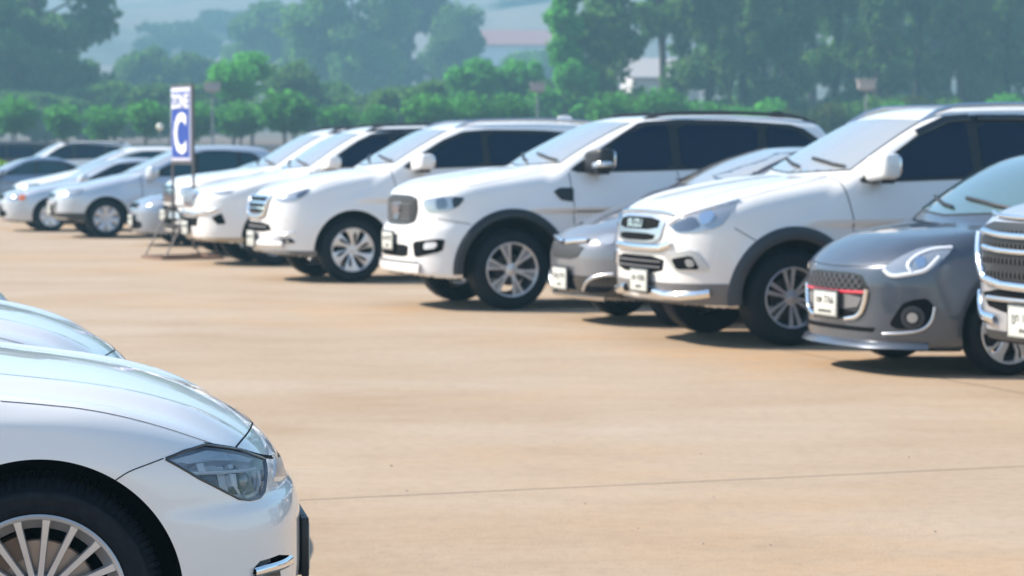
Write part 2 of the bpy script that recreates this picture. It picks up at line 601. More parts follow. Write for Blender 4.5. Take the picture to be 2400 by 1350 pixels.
def flare_ring(B, name, xw, r0, r1, mat, parent, off=0.018, a0=-8, a1=188, mirror=False):
    """moulded trim round a wheel arch"""
    na = 64; prof = [(0, -0.03), (0, 0.55), (0.12, 0.95), (0.5, 1.0), (0.88, 0.7), (1.0, 0.1), (1.0, -0.2)]
    V = []
    for (t, h) in prof:
        r = r0 + (r1 - r0) * t
        a = np.radians(np.linspace(a0, a1, na))
        X = xw + r * np.cos(a); Z = B.rw + r * np.sin(a)
        rr = max(r, B.ra + 0.002)
        Xp = xw + rr * np.cos(a); Zp = B.rw + rr * np.sin(a)
        Zp = np.maximum(Zp, B.c['bot'][0][1] + 0.06)
        P, G = project(B.F, np.stack([-Xp, Zp], 1), 90, 0, 0.0)
        P[:, 0] = X; P[:, 2] = Z
        P[:, 1] += off * h
        V.append(P)
    n = na; V = np.concatenate(V); f = []
    for k in range(len(prof) - 1):
        for i in range(n - 1): f.append((k * n + i, (k + 1) * n + i, (k + 1) * n + i + 1, k * n + i + 1))
    f = [tuple(reversed(q)) for q in f]
    if mirror:
        V[:, 1] *= -1; f = [tuple(reversed(q)) for q in f]
    return mesh_obj(name, V, f, mat, parent, True, 45)
# ------------------------------------------------------------------ wheels and fittings
def spoke(mb, a, st, depth=0.03, back=0.6):
    """st: stations (r, half width, angle shift deg, y of face); a in radians"""
    rings = []
    for (r, hw, sh, y) in st:
        t = a + R(sh)
        e = Vector((math.cos(t), 0, math.sin(t))); s = Vector((-math.sin(t), 0, math.cos(t)))
        c = e * r
        yv = Vector((0, 1, 0))
        rings.append([c + s * hw * 0.78 + yv * y, c - s * hw * 0.78 + yv * y,
                      c - s * hw + yv * (y - 0.007), c - s * hw * back + yv * (y - depth),
                      c + s * hw * back + yv * (y - depth), c + s * hw + yv * (y - 0.007)])
    vs = [v for g in rings for v in g]; fs = []
    for i in range(len(rings) - 1):
        for k in range(6): fs.append((i * 6 + k, i * 6 + (k + 1) % 6, (i + 1) * 6 + (k + 1) % 6, (i + 1) * 6 + k))
    fs.append(tuple(reversed(range(6)))); fs.append(tuple((len(rings) - 1) * 6 + k for k in range(6)))
    mb.add(vs, fs)

def rim_spokes(style, rr):
    """(outer, inset) meshes for a wheel style"""
    f = MB(); d = MB()
    q = rr
    if style == 'multi':                         # many thin straight spokes
        for k in range(18):
            a = R(20 * k + 6.4 + 90)
            spoke(f, a, [(0.045, 0.0095, 0, -0.034), (0.12, 0.0088, 0, -0.026), (q - 0.03, 0.0105, 0, -0.010), (q - 0.012, 0.013, 0, -0.010)], 0.035, 0.9)
    elif style == 'twin6':                       # six pairs of straight spokes
        for k in range(6):
            for s in (-1, 1):
                a = R(60 * k + 90)
                spoke(f, a, [(0.05, 0.012, s * 12, -0.03), (0.13, 0.015, s * 10, -0.02), (q - 0.012, 0.021, s * 10, -0.010)], 0.03)
    elif style == 'split6':                      # six forked spokes
        for k in range(6):
            for s in (-1, 1):
                a = R(60 * k + 78)
                spoke(f, a, [(0.045, 0.016, s * 4, -0.03), (0.12, 0.013, s * 7, -0.02), (q - 0.012, 0.017, s * 10.5, -0.010)], 0.03)
            a = R(60 * k + 78)
            spoke(d, a, [(q * 0.55, 0.004, 0, -0.028), (q - 0.012, 0.03, 0, -0.022)], 0.02)
    elif style == 'petal6':                      # six broad swept petals, each with an opening
        for k in range(6):
            a = R(60 * k + 100)
            spoke(f, a, [(0.04, 0.022, 0, -0.026), (0.11, 0.038, -2, -0.014), (q * 0.72, 0.066, -6, -0.008), (q - 0.030, 0.092, -9, -0.006), (q - 0.012, 0.100, -10, -0.008)], 0.03, 0.9)
            spoke(d, a, [(0.075, 0.004, 9, -0.016), (0.115, 0.017, 5, -0.0115), (q * 0.66, 0.024, 0, -0.006), (q * 0.80, 0.012, -1, -0.0035)], 0.012)
    elif style == 'swirl5':                      # five broad bent spokes
        for k in range(5):
            a = R(72 * k + 62)
            spoke(f, a, [(0.035, 0.03, 0, -0.03), (0.10, 0.030, 2, -0.018), (q * 0.72, 0.034, 9, -0.010), (q - 0.012, 0.060, 14, -0.008)], 0.03)
            spoke(f, a, [(0.10, 0.010, 26, -0.03), (q * 0.7, 0.012, 30, -0.02), (q - 0.012, 0.022, 40, -0.012)], 0.025)
    elif style == 'cap7':                        # closed cover with small holes
        n = 7
        for k in range(n):
            a = R(360 / n * k + 90)
            spoke(f, a, [(0.04, 0.028, 0, -0.022), (q * 0.55, 0.050, 0, -0.010), (q * 0.80, 0.066, 0, -0.006), (q - 0.010, 0.075, 0, -0.008)], 0.03, 0.95)
    elif style == 'ten':
        for k in range(10):
            a = R(36 * k + 90)
            spoke(f, a, [(0.04, 0.012, 0, -0.03), (0.12, 0.013, 0, -0.02), (q - 0.012, 0.02, 0, -0.010)], 0.03)
    return f, d

def make_wheel(parent, loc, rt, rr, w, style, m_rim, side=1, tread=False, m_lip=None, n=56, spin=0.0):
    root = empty('wheel', loc, 0.0 if side > 0 else math.pi, parent)
    if spin: root.rotation_euler = (0, R(spin), 0.0 if side > 0 else math.pi)
    h = rt - rr
    prof = [(rr - 0.004, -0.022), (rr + 0.004, -0.004), (rr + 0.012, 0.004), (rr + 0.20 * h, 0.007), (rr + 0.24 * h, 0.0045), (rr + 0.45 * h, 0.009), (rr + 0.62 * h, 0.007), (rr + 0.66 * h, 0.003),
            (rt - 0.030, -0.004), (rt - 0.026, -0.010), (rt - 0.012, -0.022), (rt - 0.002, -0.04), (rt, -0.06), (rt, -w + 0.06), (rt - 0.002, -w + 0.04), (rt - 0.012, -w + 0.02), (rr + 0.4 * h, -w - 0.004), (rr, -w + 0.02)]
    t = MB()
    if tread:
        N = 384
        vs = []; m = len(prof)
        for i, (r, y) in enumerate(prof):
            for k in range(N):
                rrad = r
                if 9 <= i <= 15:
                    g = (k % 4 == 0)
                    if g: rrad -= 0.007 if i != 9 else 0.0035
                a = 2 * math.pi * k / N
                # grooves lean a little
                a += (i - 9) * 0.010 if 9 <= i <= 15 else 0
                vs.append((rrad * math.cos(a), y, rrad * math.sin(a)))
        fs = [(i * N + k, i * N + (k + 1) % N, (i + 1) * N + (k + 1) % N, (i + 1) * N + k) for i in range(m - 1) for k in range(N)]
        t.add(vs, fs)
    else:
        t.lathe_y(prof, n)
    t.build('tyre', M['rubber'], root, True, 40)
    f, d = rim_spokes(style, rr)
    lip = MB()
    lip.lathe_y([(rr + 0.002, -0.008), (rr + 0.003, 0.0), (rr - 0.002, 0.004), (rr - 0.010, 0.0), (rr - 0.014, -0.012), (rr - 0.018, -0.022)], max(n, 72 if tread else n))
    bar = MB(); bar.lathe_y([(rr - 0.0182, -0.0222), (rr - 0.020, -0.030), (rr - 0.040, -0.055), (rr - 0.045, -w + 0.03)], max(n, 72 if tread else n))
    cap = MB()
    cap.lathe_y([(0.0, -0.012), (0.020, -0.012), (0.030, -0.016), (0.034, -0.024), (0.060, -0.030), (0.068, -0.045), (0.066, -0.075)], 32)
    f.v += []; base = MB(); base.add(f.v, f.f); base.add(lip.v, lip.f); base.add(cap.v, cap.f)
    if tread: base.add(bar.v, bar.f)
    nb = len(base.f); base.add(d.v, d.f); nd = len(base.f)
    if not tread: base.add(bar.v, bar.f)
    rim = mesh_obj('rim', base.v, base.f, [m_rim, M['black' if style == 'petal6' else 'alloy_dark'], M['cladding']], root, True, 32, [0] * nb + [1] * (nd - nb) + [2] * (len(base.f) - nd))
    b = MB()
    rd = min(0.155, rr - 0.06)
    b.lathe_y([(0.06, -0.085), (rd - 0.004, -0.085), (rd, -0.088), (rd, -0.105), (0.06, -0.105)], 48)
    b.build('brake_disc', M['disc' if tread else 'disc_dark'], root, True, 30)
    if tread:
        cal = MB()
        cal.lathe_y([(rd - 0.045, -0.065), (rd + 0.018, -0.065), (rd + 0.022, -0.12), (rd - 0.045, -0.12), (rd - 0.045, -0.065)], 16, R(20), R(75))
        cal.build('brake_caliper', simple('caliper_brown', (0.20, 0.13, 0.09), 0.5, 0.3), root, True, 30)
    return root

def wheels(car, B, rt, rr, w, style, m_rim, spin=0.0, inset=0.02):
    """four wheels under the arches"""
    for xw in (0.0, -B.wb):
        yo = float(B.half(np.array(xw)) - B.sec(np.array(rt)) + B.flare) - inset
        for s in (1, -1):
            make_wheel(car, (xw, s * yo, rt), rt, rr, w, style, m_rim, s, spin=spin)
    # axle and floor pan that close off the daylight between the wheels
    u = MB()
    x0 = -B.wb - 0.55; x1 = 0.45
    zb = B.c['bot'][0][1]
    u.tube([(0, -0.6, rt), (0, 0.6, rt)], 0.05); u.tube([(-B.wb, -0.6, rt), (-B.wb, 0.6, rt)], 0.06)
    u.box((-B.wb / 2, 0.25, zb + 0.02), (B.wb - 0.6, 0.10, 0.10)); u.box((-B.wb / 2, -0.25, zb + 0.02), (B.wb - 0.6, 0.10, 0.10))
    u.box((0.05, 0, zb + 0.05), (0.5, 0.7, 0.16))
    u.build('axle', M['well'], car)

def superbox(center, dims, e=0.45, n=20, m=12):
    """rounded pillow shape"""
    sp = lambda c, p: math.copysign(abs(c) ** p, c)
    vs = []; fs = []
    for i in range(m + 1):
        v = -math.pi / 2 + math.pi * i / m
        for k in range(n):
            u = 2 * math.pi * k / n
            vs.append((center[0] + dims[0] / 2 * sp(math.cos(v), e) * sp(math.cos(u), e), center[1] + dims[1] / 2 * sp(math.cos(v), e) * sp(math.sin(u), e), center[2] + dims[2] / 2 * sp(math.sin(v), e)))
    for i in range(m):
        for k in range(n):
            fs.append((i * n + k, i * n + (k + 1) % n, (i + 1) * n + (k + 1) % n, (i + 1) * n + k))
    return vs, fs

def door_mirror(car, B, x, z, m_shell, size=(0.13, 0.24, 0.20), m_low=None, chrome=False, out=0.16, sides=(1,)):
    for s in sides:
        y0 = float(project(B.F, [(-x, z - 0.05)], 90, 0, 0.0)[0][0][1])
        yc = y0 + out
        root = MB(); v, f = superbox((x, s * yc, z), size, 0.42)
        # taper forward face
        v = [(a[0] - 0.25 * (s * a[1] - yc), a[1], a[2] + 0.12 * (s * a[1] - yc)) for a in v]
        root.add(v, f)
        o = root.build('door_mirror', m_shell, car, True, 60)
        lo = MB()
        lo.box((x - 0.01, s * (yc - 0.02), z - size[2] * 0.52), (size[0] * 0.8, size[1] * 0.75, 0.035), bev=0.01)
        lo.box((x, s * (y0 + 0.03), z - size[2] * 0.42), (0.09, 0.14, 0.05), bev=0.012)
        lo.build('mirror_arm', m_low or M['black'], o)
        g = MB(); v, f = superbox((x - size[0] * 0.5, s * yc, z), (0.02, size[1] * 0.86, size[2] * 0.84), 0.4)
        v = [(a[0] - 0.25 * (s * a[1] - yc), a[1], a[2] + 0.12 * (s * a[1] - yc)) for a in v]
        g.add(v, f); g.build('mirror_glass', M['chrome'], o)
        if chrome:
            t = MB(); v, f = superbox((x + 0.012, s * (yc + size[1] * 0.22), z - size[2] * 0.22), (size[0] * 0.9, size[1] * 0.55, size[2] * 0.34), 0.5)
            v = [(a[0] - 0.25 * (s * a[1] - yc), a[1] + s * 0.006, a[2] + 0.12 * (s * a[1] - yc)) for a in v]
            t.add(v, f); t.build('mirror_trim', M['satin'], o)

def text_mesh(txt, size, depth=0.004, bold=0.0, sx=1.0):
    cu = bpy.data.curves.new('lettering', 'FONT')
    cu.body = txt; cu.size = size; cu.extrude = depth / 2; cu.align_x = 'CENTER'; cu.align_y = 'CENTER'
    cu.offset = bold; cu.resolution_u = 3
    o = bpy.data.objects.new('lettering', cu); COL.objects.link(o)
    dg = bpy.context.evaluated_depsgraph_get(); dg.update()
    me = bpy.data.meshes.new_from_object(o.evaluated_get(dg))
    bpy.data.objects.remove(o); bpy.data.curves.remove(cu)
    v = [(p.co.x * sx, p.co.y, p.co.z) for p in me.vertices]; f = [tuple(q.vertices) for q in me.polygons]
    bpy.data.meshes.remove(me)
    return v, f

def front_text(car, txt, size, loc, mat, tilt=0.0, depth=0.006, bold=0.0, name='lettering', sx=1.0):
    """letters on a face that looks along +x"""
    v, f = text_mesh(txt, size, depth, bold, sx)
    # text x -> +y (read from in front: viewer sees +y on the right), y -> z, z -> +x
    c, s = math.cos(tilt), math.sin(tilt)
    vs = [(loc[0] + p[2] * c - p[1] * s, loc[1] + p[0], loc[2] + p[1] * c + p[2] * s) for p in v]
    return mesh_obj(name, vs, f, mat, car, False)

def licence_plate(car, x, y, z, rows, w=0.34, h=0.15, yaw=0.0, tilt=0.0):
    """white plate on a black holder; rows of text"""
    root = MB()
    root.box((x, y, z), (0.014, w + 0.03, h + 0.03), bev=0.005)
    hold = root.build('plate_holder', M['black'], car)
    p = MB(); p.box((x + 0.009, y, z), (0.006, w, h), bev=0.0015)
    pl = p.build('licence_plate', M['plate'], hold)
    vs = []; fs = []
    for (t, dz, sz) in rows:
        v, f = text_mesh(t, sz, 0.002, 0.0)
        n = len(vs)
        vs += [(x + 0.0135 + q[2], y + q[0], z + dz + q[1]) for q in v]; fs += [tuple(i + n for i in g) for g in f]
    # thin border line
    mb = MB(); mb.add(vs, fs)
    for (cy, cz, dy, dz2) in ((0, h / 2 - 0.006, w - 0.012, 0.003), (0, -h / 2 + 0.006, w - 0.012, 0.003), (w / 2 - 0.006, 0, 0.003, h - 0.012), (-w / 2 + 0.006, 0, 0.003, h - 0.012)):
        mb.box((x + 0.0125, y + cy, z + cz), (0.002, dy, dz2))
    mb.build('plate_lettering', M['plate_ink'], hold, False)
    return hold

def screen_uv(B, el, y, z):
    """where the front glass stands at (y, z), in the plane facing forward and up"""
    n, u, v = basis(0, el)
    xs = np.linspace(0.9, -2.4, 700)
    P = np.stack([xs, np.full(700, y), np.full(700, z)], 1)
    p = P[int(np.argmax(B.F(P) < 0))]
    return (float(p @ u), float(p @ v))

def wipers(car, B, z0, el, w=0.62):
    """two wiper arms lying along the foot of the windscreen"""
    for (a, b) in ((w, 0.04), (0.0, -w)):
        pts = [screen_uv(B, el, a, z0 + 0.012), screen_uv(B, el, a * 0.7 + b * 0.3, z0 + 0.03), screen_uv(B, el, b, z0 + 0.075)]
        ribbon(B, 'wiper', pts, 0, el, 0.028, M['black'], car, off=0.010, bulge=0.022)

def roof_rails(car, B, x0, x1, y, mat, h=0.05):
    xs = np.linspace(x0, x1, 14)
    pp, g = project(B.F, [(y, -x) for x in xs], 0, 90, 0.0)
    for s in (1, -1):
        pts = []
        for i, x in enumerate(xs):
            e = min(1, min(i, len(xs) - 1 - i) / 1.5)
            pts.append((x, s * y, float(pp[i][2]) + h * e - 0.005))
        mb = MB(); mb.tube(pts, 0.018, 8); mb.build('roof_rail', mat, car)

def wrap(B, name, car, rows, az0, az1, mat, cx=0.35, n=49, closed=True, ends=True):
    """band that wraps round the nose; rows: (z, height above skin)"""
    azs = np.linspace(az0, az1, n)
    V = []
    for (z, off) in rows:
        zz = z if callable(z) else (lambda a, z=z: z)
        nr = np.stack([np.cos(np.radians(azs)), np.sin(np.radians(azs)), 0 * azs], 1)
        base = np.stack([np.full(n, cx), 0 * azs, np.array([zz(a) for a in azs])], 1)
        lo = np.zeros(n); hi = np.full(n, 1.9)
        for _ in range(16):
            mid = (lo + hi) / 2
            s_ = B.F(base + nr * mid[:, None]) <= 0
            lo = np.where(s_, mid, lo); hi = np.where(s_, hi, mid)
        p = base + nr * lo[:, None]
        g2 = grad(B.F, p); g2[:, 2] = 0; g2 /= np.maximum(np.linalg.norm(g2, axis=1, keepdims=True), 1e-6)
        o = np.array([off(a) if callable(off) else off for a in azs])
        V.append(p + g2 * o[:, None])
    m = len(rows); f = []
    V = np.concatenate(V)
    for k in range(m - 1):
        for i in range(n - 1): f.append((k * n + i, k * n + i + 1, (k + 1) * n + i + 1, (k + 1) * n + i))
    return mesh_obj(name, V, f, mat, car, True, 40)

def ellipse(cx, cy, rx, ry, n=20, rot=0.0):
    return [(cx + rx * math.cos(t) * math.cos(rot) - ry * math.sin(t) * math.sin(rot), cy + rx * math.cos(t) * math.sin(rot) + ry * math.sin(t) * math.cos(rot)) for t in [2 * math.pi * k / n for k in range(n)]]
HL = {}
# ------------------------------------------------------------------ cars
def suv(**k):
    """default proportions of a big ladder-frame sport utility car; origin = front axle on the ground, nose along +x"""
    c = dict(
        W=0.93, wb=2.845, rw=0.385, ra=0.455,
        deck=[(1.0, 1.00), (0.92, 1.045), (0.75, 1.115), (0.45, 1.195), (0.1, 1.265), (-0.25, 1.315), (-0.6, 1.34), (-1.5, 1.32), (-3.9, 1.32)],
        half=[(1.0, 0.80), (0.6, 0.885), (0.2, 0.915), (-0.4, 0.922), (-2.8, 0.922), (-3.8, 0.88)],
        sec=[(0.2, 0.10), (0.34, 0.045), (0.5, 0.012), (0.7, 0.0), (0.88, 0.004), (1.02, 0.022), (1.15, 0.05), (1.28, 0.075), (1.4, 0.11)],
        nose=[(0.25, 0.82), (0.36, 0.915), (0.55, 0.945), (0.75, 0.945), (0.95, 0.93), (1.06, 0.89), (1.2, 0.76)],
        tail=[(0.25, -3.62), (0.5, -3.78), (0.8, -3.80), (1.3, -3.76)],
        bot=[(-3.9, 0.50), (-3.3, 0.31), (-0.6, 0.29), (0.5, 0.29), (1.0, 0.34)],
        ws=[(1.2, -0.20), (1.33, -0.40), (1.75, -1.14), (2.0, -1.62)],
        roof=[(-0.9, 1.76), (-1.2, 1.835), (-1.7, 1.885), (-2.4, 1.90), (-3.2, 1.87), (-3.9, 1.79)],
        rear=[(1.0, -3.72), (1.35, -3.70), (1.75, -3.52), (2.0, -3.36)],
        cab=[(-0.2, 0.83), (-0.8, 0.845), (-2.8, 0.85), (-3.8, 0.79)],
        tumble=0.30, zbelt=1.28, cabz0=0.95, wc=0.20, rc=0.045, kr=0.16, kw=0.10,
        crown=0.075, nc=0.20, npow=2.4, kc=0.34, kt=0.13, flare=0.022, fl_w=0.12, welld=0.42)
    c.update(k)
    return c

def side(pts): return [(-x, z) for (x, z) in pts]

def new_car(name, label, group, loc, rz, cat='car'):
    return tag(empty(name, (loc[0], loc[1], 0.0), R(rz)), label, cat, group)

def lights_pair(B, car, name, poly, az, mat, off=0.006, thick=0.02, cell=0.05, rnd=1, **k):
    return patch2(B, name, poly, az, 0, mat, car, off=off, thick=thick, cell=cell, rnd=rnd, **k)

def windows(B, car, polys, mat, frame=None, mat_frame=None, both=True):
    """side glazing: a dark surround and the panes on it"""
    def keep(pts, m):
        """hold the front edge behind the windscreen pillar"""
        out = []
        for x, z in pts:
            zz = np.array(float(z)); cw = (float(B.cab(np.array(x))) - B.tumble * (z - B.zbelt)) / B.W
            out.append((min(x, float(B.ws(zz)) - B.wc * cw * cw - m), z))
        return out
    if frame:
        frame = keep(frame, 0.085)
        polys = [keep(p, 0.125) for p in polys]
        patch2(B, 'window_surround', side(frame), 90, 0, mat_frame or M['black'], car, off=0.006, thick=0.007, cell=0.045, rnd=1, rr=0.12)
    for p in polys:
        patch2(B, 'side_window', side(p), 90, 0, mat, car, off=0.011, thick=0.004, cell=0.05, rnd=1, rr=0.10)

def windscreen(B, car, z0, z1, w0, w1, mat, el=35, x_hint=None, black=True):
    """front glass: given in the plane facing forward and up"""
    q = lambda y, z: screen_uv(B, el, y, z)
    zs = np.linspace(z0, z1, 7)
    wid = lambda t: w0 + (w1 - w0) * t
    pts = [q(wid(0) * s, z0 - 0.03 * (1 - abs(s)) ) for s in np.linspace(-1, 1, 9)]
    pts += [q(wid((z - z0) / (z1 - z0)), z) for z in zs[1:-1]]
    pts += [q(wid(1) * s, z1 + 0.015 * (1 - s * s)) for s in np.linspace(1, -1, 9)]
    pts += [q(-wid((z - z0) / (z1 - z0)), z) for z in zs[1:-1][::-1]]
    if black:
        cx = sum(p[0] for p in pts) / len(pts); cy = sum(p[1] for p in pts) / len(pts)
        big = [(cx + (p[0] - cx) * 1.022, cy + (p[1] - cy) * 1.035) for p in pts]
        patch(B, 'windscreen_seal', big, 0, el, M['black'], car, off=0.002, thick=0.004, cell=0.09)
    return patch(B, 'windscreen', pts, 0, el, mat, car, off=0.006, thick=0.004, cell=0.09)

def lower_cladding(B, car, zf, zs, ra, mat, front=True, sills=True):
    """unpainted lower skin: round the front bumper and along both sills"""
    zb = B.c['bot'][-2][1]
    if front:
        x1 = math.sqrt(max(0.01, ra * ra - (zf - B.rw) ** 2)) - 0.02
        a = math.degrees(math.atan2(B.W, x1 - 0.1))
        wrap(B, 'bumper_cladding', car, [(zf, -0.004), (zf - 0.004, 0.007), (zf - 0.06, 0.010), (zb + 0.05, 0.010), (zb + 0.025, -0.01)], -a, a, mat, cx=0.10, n=61)
    if sills:
        patch2(B, 'sill_cladding', side([(-ra + 0.04, zs), (-B.wb + ra - 0.04, zs), (-B.wb + ra - 0.04, zb + 0.035), (-ra + 0.04, zb + 0.035)]), 90, 0, mat, car, off=0.007, thick=0.01, cell=0.1)

def gap_line(B, car, line, az=90, el=0, w=0.009, both=True, name='panel_seam', off=0.001):
    return ribbon(B, name, line, az, el, w, M['gap'], car, off=off, both=both, smooth=True, step=0.02)

def grille_bars(B, car, zs, w, h, mat, off=0.02, bulge=0.012, name='grille_bar', rise=0.0):
    for z in zs:
        y = np.linspace(-w, w, 13)
        ribbon(B, name, [(a, z - rise * (a / w) ** 2) for a in y], 0, 0, h, mat, car, off=off, bulge=bulge)

ROW = 'cars parked in the long right-hand row'

def car_chrome_suv(loc, rz):
    """white estate-bodied off-roader with chrome grille lettering and charcoal arch mouldings"""
    c = suv()
    c['extra_top'] = lambda x, y: 0.030 * np.exp(-((y - 0.60) / 0.13) ** 2) * sstep(-0.9, -0.2, x) * sstep(1.0, 0.4, x)
    B = Body(c)
    car = new_car('parked_car', 'pearl white off-roader with lettered chrome grille, charcoal wheel arches and silver bumper guard', ROW, loc, rz)
    body_mesh(B, 'body', car, [M['pearl'], M['well'], M['cladding_grey']], None, 0.03, 0.03, None)
    lower_cladding(B, car, 0.50, 0.42, 0.56, M['cladding_grey'])
    for s in (False, True):
        flare_ring(B, 'wheel_arch_trim', 0.0, 0.452, 0.555, M['cladding'], car, 0.026, -6, 186, s)
        flare_ring(B, 'wheel_arch_trim', -B.wb, 0.452, 0.555, M['cladding'], car, 0.026, -6, 186, s)
    wheels(car, B, 0.383, 0.238, 0.25, 'twin6', M['alloy_dark'], spin=8)
    fr = [(-0.50, 1.30), (-0.62, 1.272), (-1.6, 1.30), (-3.45, 1.345), (-3.40, 1.48), (-3.0, 1.74), (-2.4, 1.805), (-1.75, 1.815), (-1.42, 1.79), (-1.1, 1.67)]
    windows(B, car, [[(-0.68, 1.300), (-1.62, 1.325), (-1.62, 1.745), (-1.50, 1.745), (-1.18, 1.645)],
                     [(-1.72, 1.325), (-2.55, 1.345), (-2.62, 1.735), (-1.72, 1.75)],
                     [(-2.68, 1.35), (-3.38, 1.365), (-3.28, 1.50), (-2.98, 1.69), (-2.70, 1.73)]], M['glass'], fr)
    # rain deflectors
    ribbon(B, 'rain_deflector', side([(-1.16, 1.66), (-1.45, 1.775), (-1.66, 1.79)]), 90, 0, 0.07, M['gloss_black'], car, off=0.012, bulge=0.012, both=False)
    ribbon(B, 'rain_deflector', side([(-1.73, 1.79), (-2.1, 1.792), (-2.6, 1.78)]), 90, 0, 0.06, M['gloss_black'], car, off=0.012, bulge=0.012, both=False)
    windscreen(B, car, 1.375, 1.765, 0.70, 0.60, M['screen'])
    wipers(car, B, 1.375, 35)
    gap_line(B, car, side([(-0.44, 1.32), (-0.50, 1.05), (-0.52, 0.75), (-0.58, 0.52)]))
    gap_line(B, car, side([(-1.68, 1.30), (-1.68, 0.50)]))
    gap_line(B, car, side([(0.45, 1.14), (0.1, 1.225), (-0.42, 1.32)]), w=0.006)
    gap_line(B, car, side([(0.50, 0.93), (0.33, 0.83)]), w=0.007)
    # lamps
    lights_pair(B, car, 'headlight', HL['chrome_suv'], 40, M['lens'], thick=0.02)
    patch2(B, 'headlight_inset', HL['chrome_suv_in'], 40, 0, M['lens_dark'], car, off=0.010, thick=0.01, rnd=1)
    patch2(B, 'headlight_inset', HL['chrome_suv_lamp'], 40, 0, M['reflector'], car, off=0.014, thick=0.01, rnd=2)
    ribbon(B, 'headlight_trim', HL['chrome_suv'][:4], 40, 0, 0.022, M['chrome'], car, off=0.008, bulge=0.012, both=True, smooth=True)
    # grille
    patch(B, 'grille', [(-0.46, 1.015), (0.46, 1.015), (0.40, 0.80), (-0.40, 0.80)], 0, 0, M['satin'], car, off=0.018, thick=0.05, rnd=2, rr=0.15)
    patch(B, 'grille_opening', [(-0.38, 0.990), (0.38, 0.990), (0.36, 0.905), (-0.36, 0.905)], 0, 0, M['void'], car, off=0.024, thick=0.02, rnd=1)
    patch(B, 'grille_opening', [(-0.34, 0.875), (0.34, 0.875), (0.31, 0.818), (-0.31, 0.818)], 0, 0, M['void'], car, off=0.024, thick=0.02, rnd=1)
    ribbon(B, 'grille_bar', [(-0.5, 1.02), (-0.3, 1.035), (0, 1.04), (0.3, 1.035), (0.5, 1.02)], 0, 0, 0.03, M['chrome'], car, off=0.015, bulge=0.015)
    ribbon(B, 'grille_bar', [(-0.42, 0.765), (0, 0.76), (0.42, 0.765), (0.55, 0.80)], 0, 0, 0.065, M['chrome'], car, off=0.016, bulge=0.02)
    xg = float(project(B.F, [(0, 0.95)], 0, 0, 0.03)[0][0][0])
    front_text(car, 'ISUZU', 0.085, (xg + 0.004, 0.0, 0.95), M['chrome'], 0.1, 0.012, 0.003, 'badge_lettering', 1.25)
    patch(B, 'lower_grille', [(-0.46, 0.70), (0.46, 0.70), (0.43, 0.565), (-0.43, 0.565)], 0, 0, M['void'], car, off=0.006, thick=0.02, rnd=1)
    grille_bars(B, car, (0.656, 0.612), 0.42, 0.011, M['cladding_grey'], 0.006, 0.010)
    # fog lamp surrounds
    patch2(B, 'fog_light_surround', HL['chrome_suv_fog'], 25, 0, M['satin'], car, off=0.014, thick=0.02, rnd=1, rr=0.12)
    patch2(B, 'fog_light_surround', HL['chrome_suv_fog_in'], 25, 0, M['void'], car, off=0.02, thick=0.01, rnd=1, rr=0.12)
    patch2(B, 'fog_light', HL['chrome_suv_fog_lamp'], 25, 0, M['lens'], car, off=0.03, thick=0.01, rnd=2)
    ribbon(B, 'bumper_guard', [(0.22, 0.43), (0.30, 0.425), (0.45, 0.40), (0.62, 0.40), (0.74, 0.415), (0.80, 0.43)], 0, 0, 0.075, M['chrome'], car, off=0.01, bulge=0.035, both=True)
    xp = float(project(B.F, [(0.0, 0.52)], 0, 0, 0.0)[0][0][0])
    licence_plate(car, xp + 0.03, 0.12, 0.50, [('กท 4306', 0.022, 0.075), ('กรุงเทพ', -0.045, 0.035)], h=0.17)
    door_mirror(car, B, -0.72, 1.395, M['pearl'], (0.15, 0.26, 0.21))
    ribbon(B, 'door_handle', side([(-1.42, 1.10), (-1.60, 1.105)]), 90, 0, 0.035, M['chrome'], car, off=0.01, bulge=0.03, both=True)
    roof_rails(car, B, -1.25, -3.4, 0.60, M['satin'])
    return car, B
HL['chrome_suv'] = [(-0.189, 0.941), (-0.068, 1.017), (0.149, 1.076), (0.328, 1.14), (0.311, 1.032), (0.255, 0.934), (0.084, 0.897), (-0.095, 0.884)]
HL['chrome_suv_in'] = [(-0.157, 0.939), (-0.036, 1.001), (0.052, 1.014), (0.113, 0.947), (0.024, 0.906), (-0.096, 0.895)]
HL['chrome_suv_lamp'] = [(0.077, 1.038), (0.17, 1.062), (0.213, 1.018), (0.155, 0.955), (0.108, 0.961)]
HL['chrome_suv_fog'] = [(0.033, 0.714), (0.351, 0.766), (0.46, 0.602), (0.167, 0.595)]
HL['chrome_suv_fog_in'] = [(0.135, 0.686), (0.319, 0.717), (0.384, 0.611), (0.19, 0.605)]
HL['chrome_suv_fog_lamp'] = [(0.268, 0.683), (0.33, 0.694), (0.355, 0.636), (0.293, 0.623)]
HL['vent_suv'] = [(-0.046, 1.049), (0.024, 1.072), (0.24, 1.098), (0.393, 1.086), (0.354, 1.009), (0.296, 0.966), (0.037, 0.936), (-0.021, 0.976)]
HL['vent_suv_dark'] = [(0.284, 1.089), (0.39, 1.083), (0.354, 1.009), (0.302, 0.979)]
HL['vent_suv_lamp'] = [(0.122, 1.07), (0.227, 1.083), (0.252, 0.986), (0.14, 0.965)]
HL['vent_suv_vent'] = [(0.424, 1.14), (0.486, 1.174), (0.63, 1.173), (0.615, 1.038), (0.489, 1.058)]
HL['vent_suv_lowside'] = [(-0.034, 0.657), (0.355, 0.695), (0.33, 0.572), (0.0, 0.503)]
HL['vent_suv_fog'] = [(0.144, 0.654), (0.283, 0.664), (0.272, 0.602), (0.134, 0.584)]
HL['vent_suv_grille'] = [(-0.21, 1.067), (0.54, 1.067), (0.608, 0.929), (0.566, 0.843), (-0.138, 0.825), (0.142, 0.982)]
